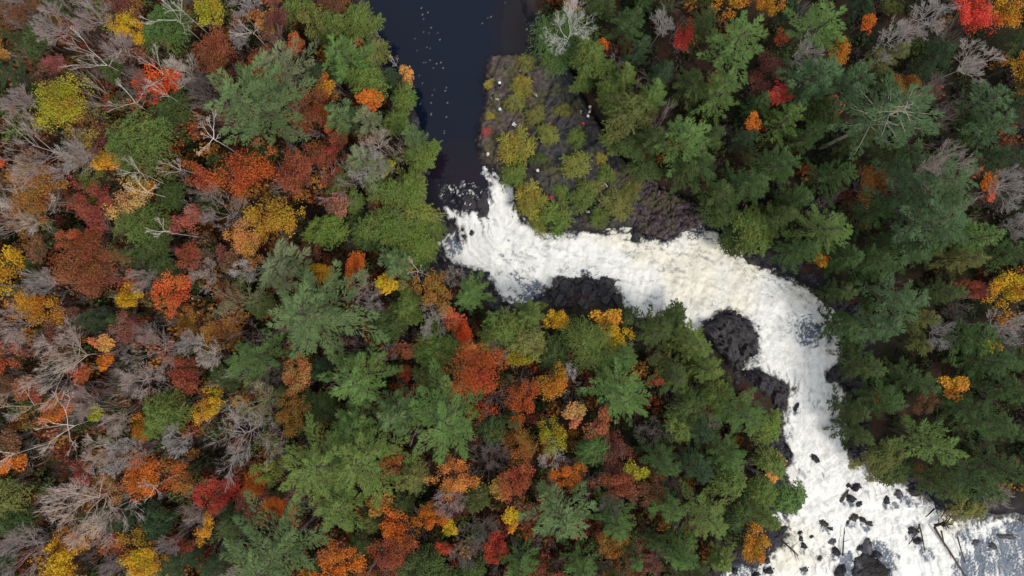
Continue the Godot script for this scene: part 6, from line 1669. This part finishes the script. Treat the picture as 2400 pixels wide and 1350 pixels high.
	tree("mid-sized dark olive fir below the bright fir by the boulder field", "fir_tree", 28.0, 43.0, 2.4, 8.5, "cedar_dark")
	tree("mid-sized dark olive fir below left of the bright fir by the boulder field", "fir_tree", 24.7, 43.6, 2.2, 10.4, "cedar_dark")
	tree("mid-sized dusky olive evergreen just below right of the pale tangerine maple", "evergreen_tree", -5.3, 30.7, 2.0, 6.9, "olive_deep")
	tree("mid-sized ochre leafy tree just below right of the pumpkin orange maple", "maple_tree", -47.0, 4.7, 1.9, 7.3, "ochre")
	tree("mid-sized deep green fir just right of the pale lime fir", "fir_tree", 35.3, -26.3, 2.3, 9.9, "fir_deep")
	tree("mid-sized purplish bare tree just below left of the lower-left scarlet maple", "bare_tree", -44.8, 32.2, 2.1, 9.2, "purple_twig")
	tree("mid-sized dark olive evergreen just above the bleached birch", "evergreen_tree", -57.1, -30.9, 1.8, 7.5, "cedar_dark")
	tree("small purplish bare tree just above right of the full green pine", "bare_tree", -17.5, 8.9, 1.6, 10.4, "purple_twig")
	tree("small dark olive evergreen just right of the grass green dome", "evergreen_tree", -23.3, -9.2, 1.7, 7.2, "cedar_dark")
	tree("mid-sized dusky olive evergreen just below right of the dark bend pine", "evergreen_tree", 61.1, 8.4, 1.8, 6.7, "olive_deep")
	tree("small dusty pink leafy tree just below right of the lemon yellow maple", "maple_tree", -61.2, 42.6, 1.7, 7.4, "duskpink")
	tree("mid-sized pinkish bare tree just below left of the bottom-edge pine", "bare_tree", -39.7, 41.5, 1.8, 9.6, "pink_twig")
	tree("mid-sized dark grey bare tree just above the brilliant scarlet maple", "bare_tree", 62.3, -40.5, 2.1, 9.3, "dark_twig")
	tree("mid-sized dark evergreen just below the broad blue-grey pine", "evergreen_tree", -28.3, 11.9, 1.9, 7.5, "fir_dark")
	tree("small rusty leafy tree just above left of the bottom yellow maple", "maple_tree", -57.3, 37.0, 1.7, 6.9, "rust")
	tree("mid-sized dusky olive evergreen just right of the brick red maple", "evergreen_tree", -25.3, -15.0, 1.8, 7.3, "olive_deep")
	tree("mid-sized grey bare tree just right of the broad blue-grey pine", "bare_tree", -19.9, 2.8, 1.7, 8.7, "grey_twig")
	tree("mid-sized dark fir just below right of the pale lime fir", "fir_tree", 33.4, -21.8, 2.0, 9.8, "fir_dark")
	tree("mid-sized dark rusty leafy tree above left of the bright fir by the boulder field", "maple_tree", 19.6, 29.1, 2.4, 8.2, "rustdark")
	tree("mid-sized deep green fir above left of the small scarlet maple", "fir_tree", 19.7, -41.9, 2.0, 9.8, "fir_deep")
	tree("mid-sized dusty pink leafy tree just below the large rust-brown maple", "maple_tree", -62.4, 4.1, 1.8, 8.4, "duskpink")
	tree("mid-sized dusty pink leafy tree just above left of the bottom-edge pine", "maple_tree", -38.5, 32.3, 2.4, 6.9, "duskpink")
	tree("mid-sized grey bare tree left of the left golden maple", "bare_tree", -74.0, 0.8, 1.9, 8.9, "grey_twig")
	tree("mid-sized dark grey bare tree just above right of the top-edge white birch", "bare_tree", -45.1, -41.3, 1.9, 10.4, "dark_twig")
	tree("mid-sized golden leafy tree just below left of the soft olive evergreen", "maple_tree", -52.9, 20.9, 2.2, 7.2, "gold")
	tree("mid-sized ochre leafy tree just above right of the huge pinkish bare tree", "maple_tree", -57.2, 27.2, 2.2, 8.0, "ochre")
	tree("small dark grey bare tree just below left of the brick-red right maple", "bare_tree", 64.7, 3.6, 1.6, 8.7, "dark_twig")
	tree("mid-sized purplish bare tree just below left of the wide purplish bare tree", "bare_tree", -71.8, -15.5, 2.3, 10.4, "purple_twig")
	tree("small deep green fir right of the light green layered fir", "fir_tree", 55.1, -7.2, 1.8, 9.0, "fir_deep")
	tree("small dark evergreen just above left of the top right green pine", "evergreen_tree", 39.1, -40.1, 1.6, 8.1, "fir_dark")
	tree("mid-sized pinkish bare tree just below left of the bottom yellow maple", "bare_tree", -53.1, 41.9, 2.3, 10.3, "pink_twig")
	tree("mid-sized dusky olive evergreen just left of the top-edge golden maple", "evergreen_tree", 27.0, -43.1, 2.2, 6.6, "olive_deep")
	tree("small dark olive fir left of the spreading pale birch", "fir_tree", -69.7, -34.7, 1.8, 9.3, "cedar_dark")
	tree("mid-sized dark olive fir left of the bright fir by the boulder field", "fir_tree", 20.3, 37.3, 1.9, 9.1, "cedar_dark")
	tree("mid-sized dark fir just left of the wide purplish bare tree", "fir_tree", -75.1, -22.8, 2.1, 9.3, "fir_dark")
	tree("small dark olive evergreen just left of the dark bend pine", "evergreen_tree", 53.3, 2.0, 1.7, 6.8, "cedar_dark")
	tree("mid-sized khaki leafy tree just above the mid-left crimson maple", "maple_tree", -58.5, -15.3, 2.2, 7.6, "olive")
	tree("mid-sized dark olive fir just right of the big bottom-centre pine", "fir_tree", 0.3, 19.0, 1.8, 9.3, "cedar_dark")
	tree("mid-sized ochre leafy tree right of the big bluish right pine", "maple_tree", 74.3, -18.8, 1.9, 7.9, "ochre")
	tree("mid-sized dusky olive evergreen just above left of the big bottom-centre pine", "evergreen_tree", -11.9, 12.9, 2.1, 7.4, "olive_deep")
	tree("mid-sized dark rusty leafy tree just below right of the bottom yellow maple", "maple_tree", -51.0, 43.3, 1.8, 7.8, "rustdark")
	tree("mid-sized dark olive fir just below right of the deep green fir", "fir_tree", -32.5, 15.0, 1.9, 10.3, "cedar_dark")
	tree("mid-sized dusky olive evergreen below right of the brilliant scarlet maple", "evergreen_tree", 74.0, -29.1, 1.9, 7.2, "olive_deep")
	tree("mid-sized khaki leafy tree just above the bottom yellow maple", "maple_tree", -53.8, 35.4, 1.9, 7.0, "olive")
	tree("mid-sized brick-red leafy tree above left of the left golden maple", "maple_tree", -75.9, -2.3, 2.0, 6.6, "redrust")
	tree("small rusty leafy tree above the pale greyish upper pine", "maple_tree", -34.0, -41.8, 1.6, 6.7, "rust")
	tree("mid-sized dark olive fir just below right of the large rust-brown maple", "fir_tree", -56.4, 4.6, 2.2, 9.3, "cedar_dark")
	tree("small pinkish bare tree just above right of the ochre tree by the first drop", "bare_tree", -8.8, -1.8, 1.6, 10.3, "pink_twig")
	build_undergrowth()
	build_thicket()
	# ---- shrubs on the rock
	shrub("small olive shrub near the top of the rock shelf", 2.2, -34.6, 1.27, "olive")
	shrub("mustard olive shrub beside the white-hatted visitor", 1.5, -30.7, 1.87, "olivegold")
	shrub("low olive shrub right of the teal-jacketed visitor", 0.2, -28.3, 1.40, "olive")
	shrub("pale-topped olive shrub in the middle of the rock shelf", 3.5, -26.4, 1.67, "olive")
	shrub("upright green shrub right of the widest shelf shrub", 5.5, -23.5, 1.73, "olive_bright")
	shrub("widest shelf shrub, with a yellow top, at the pool edge", 0.6, -21.5, 3.07, "olivegold")
	shrub("dark green shrub left of the cluster of sightseers", 9.8, -23.1, 1.73, "cedar")
	shrub("grey-green shrub in the centre of the lower shelf", 9.6, -18.6, 2.40, "olive_bright")
	shrub("green shrub right beside the narrow upper chute", 0.2, -17.4, 2.13, "cedar_bright")
	shrub("big golden olive shrub at the brink of the upper chute", 2.9, -13.4, 2.93, "olivegold")
	shrub("large green shrub on the brink above the white cascade", 6.7, -11.0, 3.07, "cedar_bright")
	shrub("rounded green shrub left of the slanting olive shrub", 10.8, -13.9, 2.53, "cedar")
	shrub("slanting olive shrub at the right end of the brink", 16.0, -13.1, 2.67, "olive")
	shrub("olive shrub beside the broken brown rocks", 18.2, -14.9, 2.00, "olive")
	shrub("tiny yellow-brown shrub on the brown rocks", 13.7, -19.8, 1.00, "olivegold")
	shrub("lowest green shrub touching the cascade foam", 4.1, -10.2, 1.73, "olive_bright")
	shrub("dark green shrub between the two large brink shrubs", 13.7, -11.0, 1.73, "cedar")
	shrub("low green shrub right of the grey-green shrub in the lower shelf", 14.5, -17.5, 1.47, "cedar")
	shrub("small olive shrub left of the fallen white branch", 12.7, -15.5, 1.33, "olive")
	shrub("small green shrub beside the red-capped person", 7.3, -14.9, 1.20, "cedar")
	shrub("dark low shrub right of the widest shelf shrub", 4.1, -19.8, 1.07, "cedar_dark")
	shrub("faint olive shrub right of the pale-topped shrub", 7.9, -27.3, 1.20, "olive")
	shrub("tiny shrub beside the purple-clad pair", -2.5, -28.9, 0.67, "cedar")
	shrub("low red-leaved shrub on the pool-side edge of the shelf", -3.9, -24.0, 0.80, "duskrose")
	shrub("yellowish tuft on the left rim of the shelf", -3.6, -31.4, 0.73, "olivegold")
	shrub("yellowish tuft below the purple-clad pair", -3.4, -26.6, 0.67, "olivegold")
	shrub("thin olive thicket beside the driftwood root mass", 70.7, 34.7, 2.67, "olive")
	shrub("second olive thicket right of the driftwood root mass", 74.1, 35.4, 1.73, "olive")
	shrub("olive bush on the right bank above the boulder field", 58.4, 29.5, 2.00, "olive")
	shrub("small olive bush at the narrow right bank of the chute", 54.9, 28.1, 1.60, "olive_bright")
	shrub("dark bush on the right bank of the lower chute", 53.5, 24.7, 1.33, "cedar_dark")
	# ---- people
	person("person in dark clothes and a round white hat near the upper shelf", -1.84, -31.09, "stand", "navy", "black", "whitehat", 226)
	person("person in a purple jacket at the pool edge, left of a companion", -3.08, -28.80, "stand", "purple", "black", "brownhair", 276)
	person("person in a pale lilac jacket right beside the purple jacket", -2.30, -28.73, "stand", "lilac", "navy", "darkhair", 343)
	person("person in a bright teal jacket with a pale hat", -1.84, -27.09, "stand", "teal", "navy", "whitehat2", 175)
	person("person sitting in all white on the grey rock", 0.26, -25.19, "sit", "white", "white", "fairhair", 54)
	person("person in a light grey top right of the mustard shrub", 3.61, -29.26, "stand", "paleg", "black", "darkhair", 123)
	person("topmost person of the cluster on the right of the shelf", 11.87, -27.62, "stand", "grey", "black", "whitehat2", 118)
	person("person in a white jacket just below the topmost of the cluster", 11.87, -26.90, "stand", "white", "navy", "darkhair", 239)
	person("person in navy with a round white hat in the right cluster", 11.55, -26.11, "stand", "navy", "navy", "whitehat", 341)
	person("person in a red jacket at the foot of the right cluster", 10.76, -25.06, "stand", "red", "black", "darkhair", 347)
	person("person in grey sitting left of the right cluster", 10.63, -26.96, "sit", "grey", "black", "fairhair", 94)
	person("person in cream sitting at the pool rim by the widest shrub", -3.74, -20.53, "sit", "cream", "brown", "whitehat2", 245)
	person("left person of the pair in cream above the big golden shrub", 2.82, -15.69, "stand", "cream", "brown", "darkhair", 16)
	person("right person of the pair in cream above the big golden shrub", 3.48, -15.37, "stand", "white", "brown", "fairhair", 37)
	person("person in pale clothes alone on the dark central slab", 3.87, -17.84, "stand", "paleg", "black", "whitehat2", 149)
	person("person in a red jacket and cap alone beside the big golden shrub", 6.00, -13.77, "stand", "red", "black", "redhat", 234)
	person("person in black sitting near the brink, left of one in white", 10.67, -11.66, "sit", "black", "black", "fairhair", 42)
	person("person in white sitting near the brink by the slanting shrub", 11.79, -11.93, "sit", "white", "navy", "darkhair", 171)
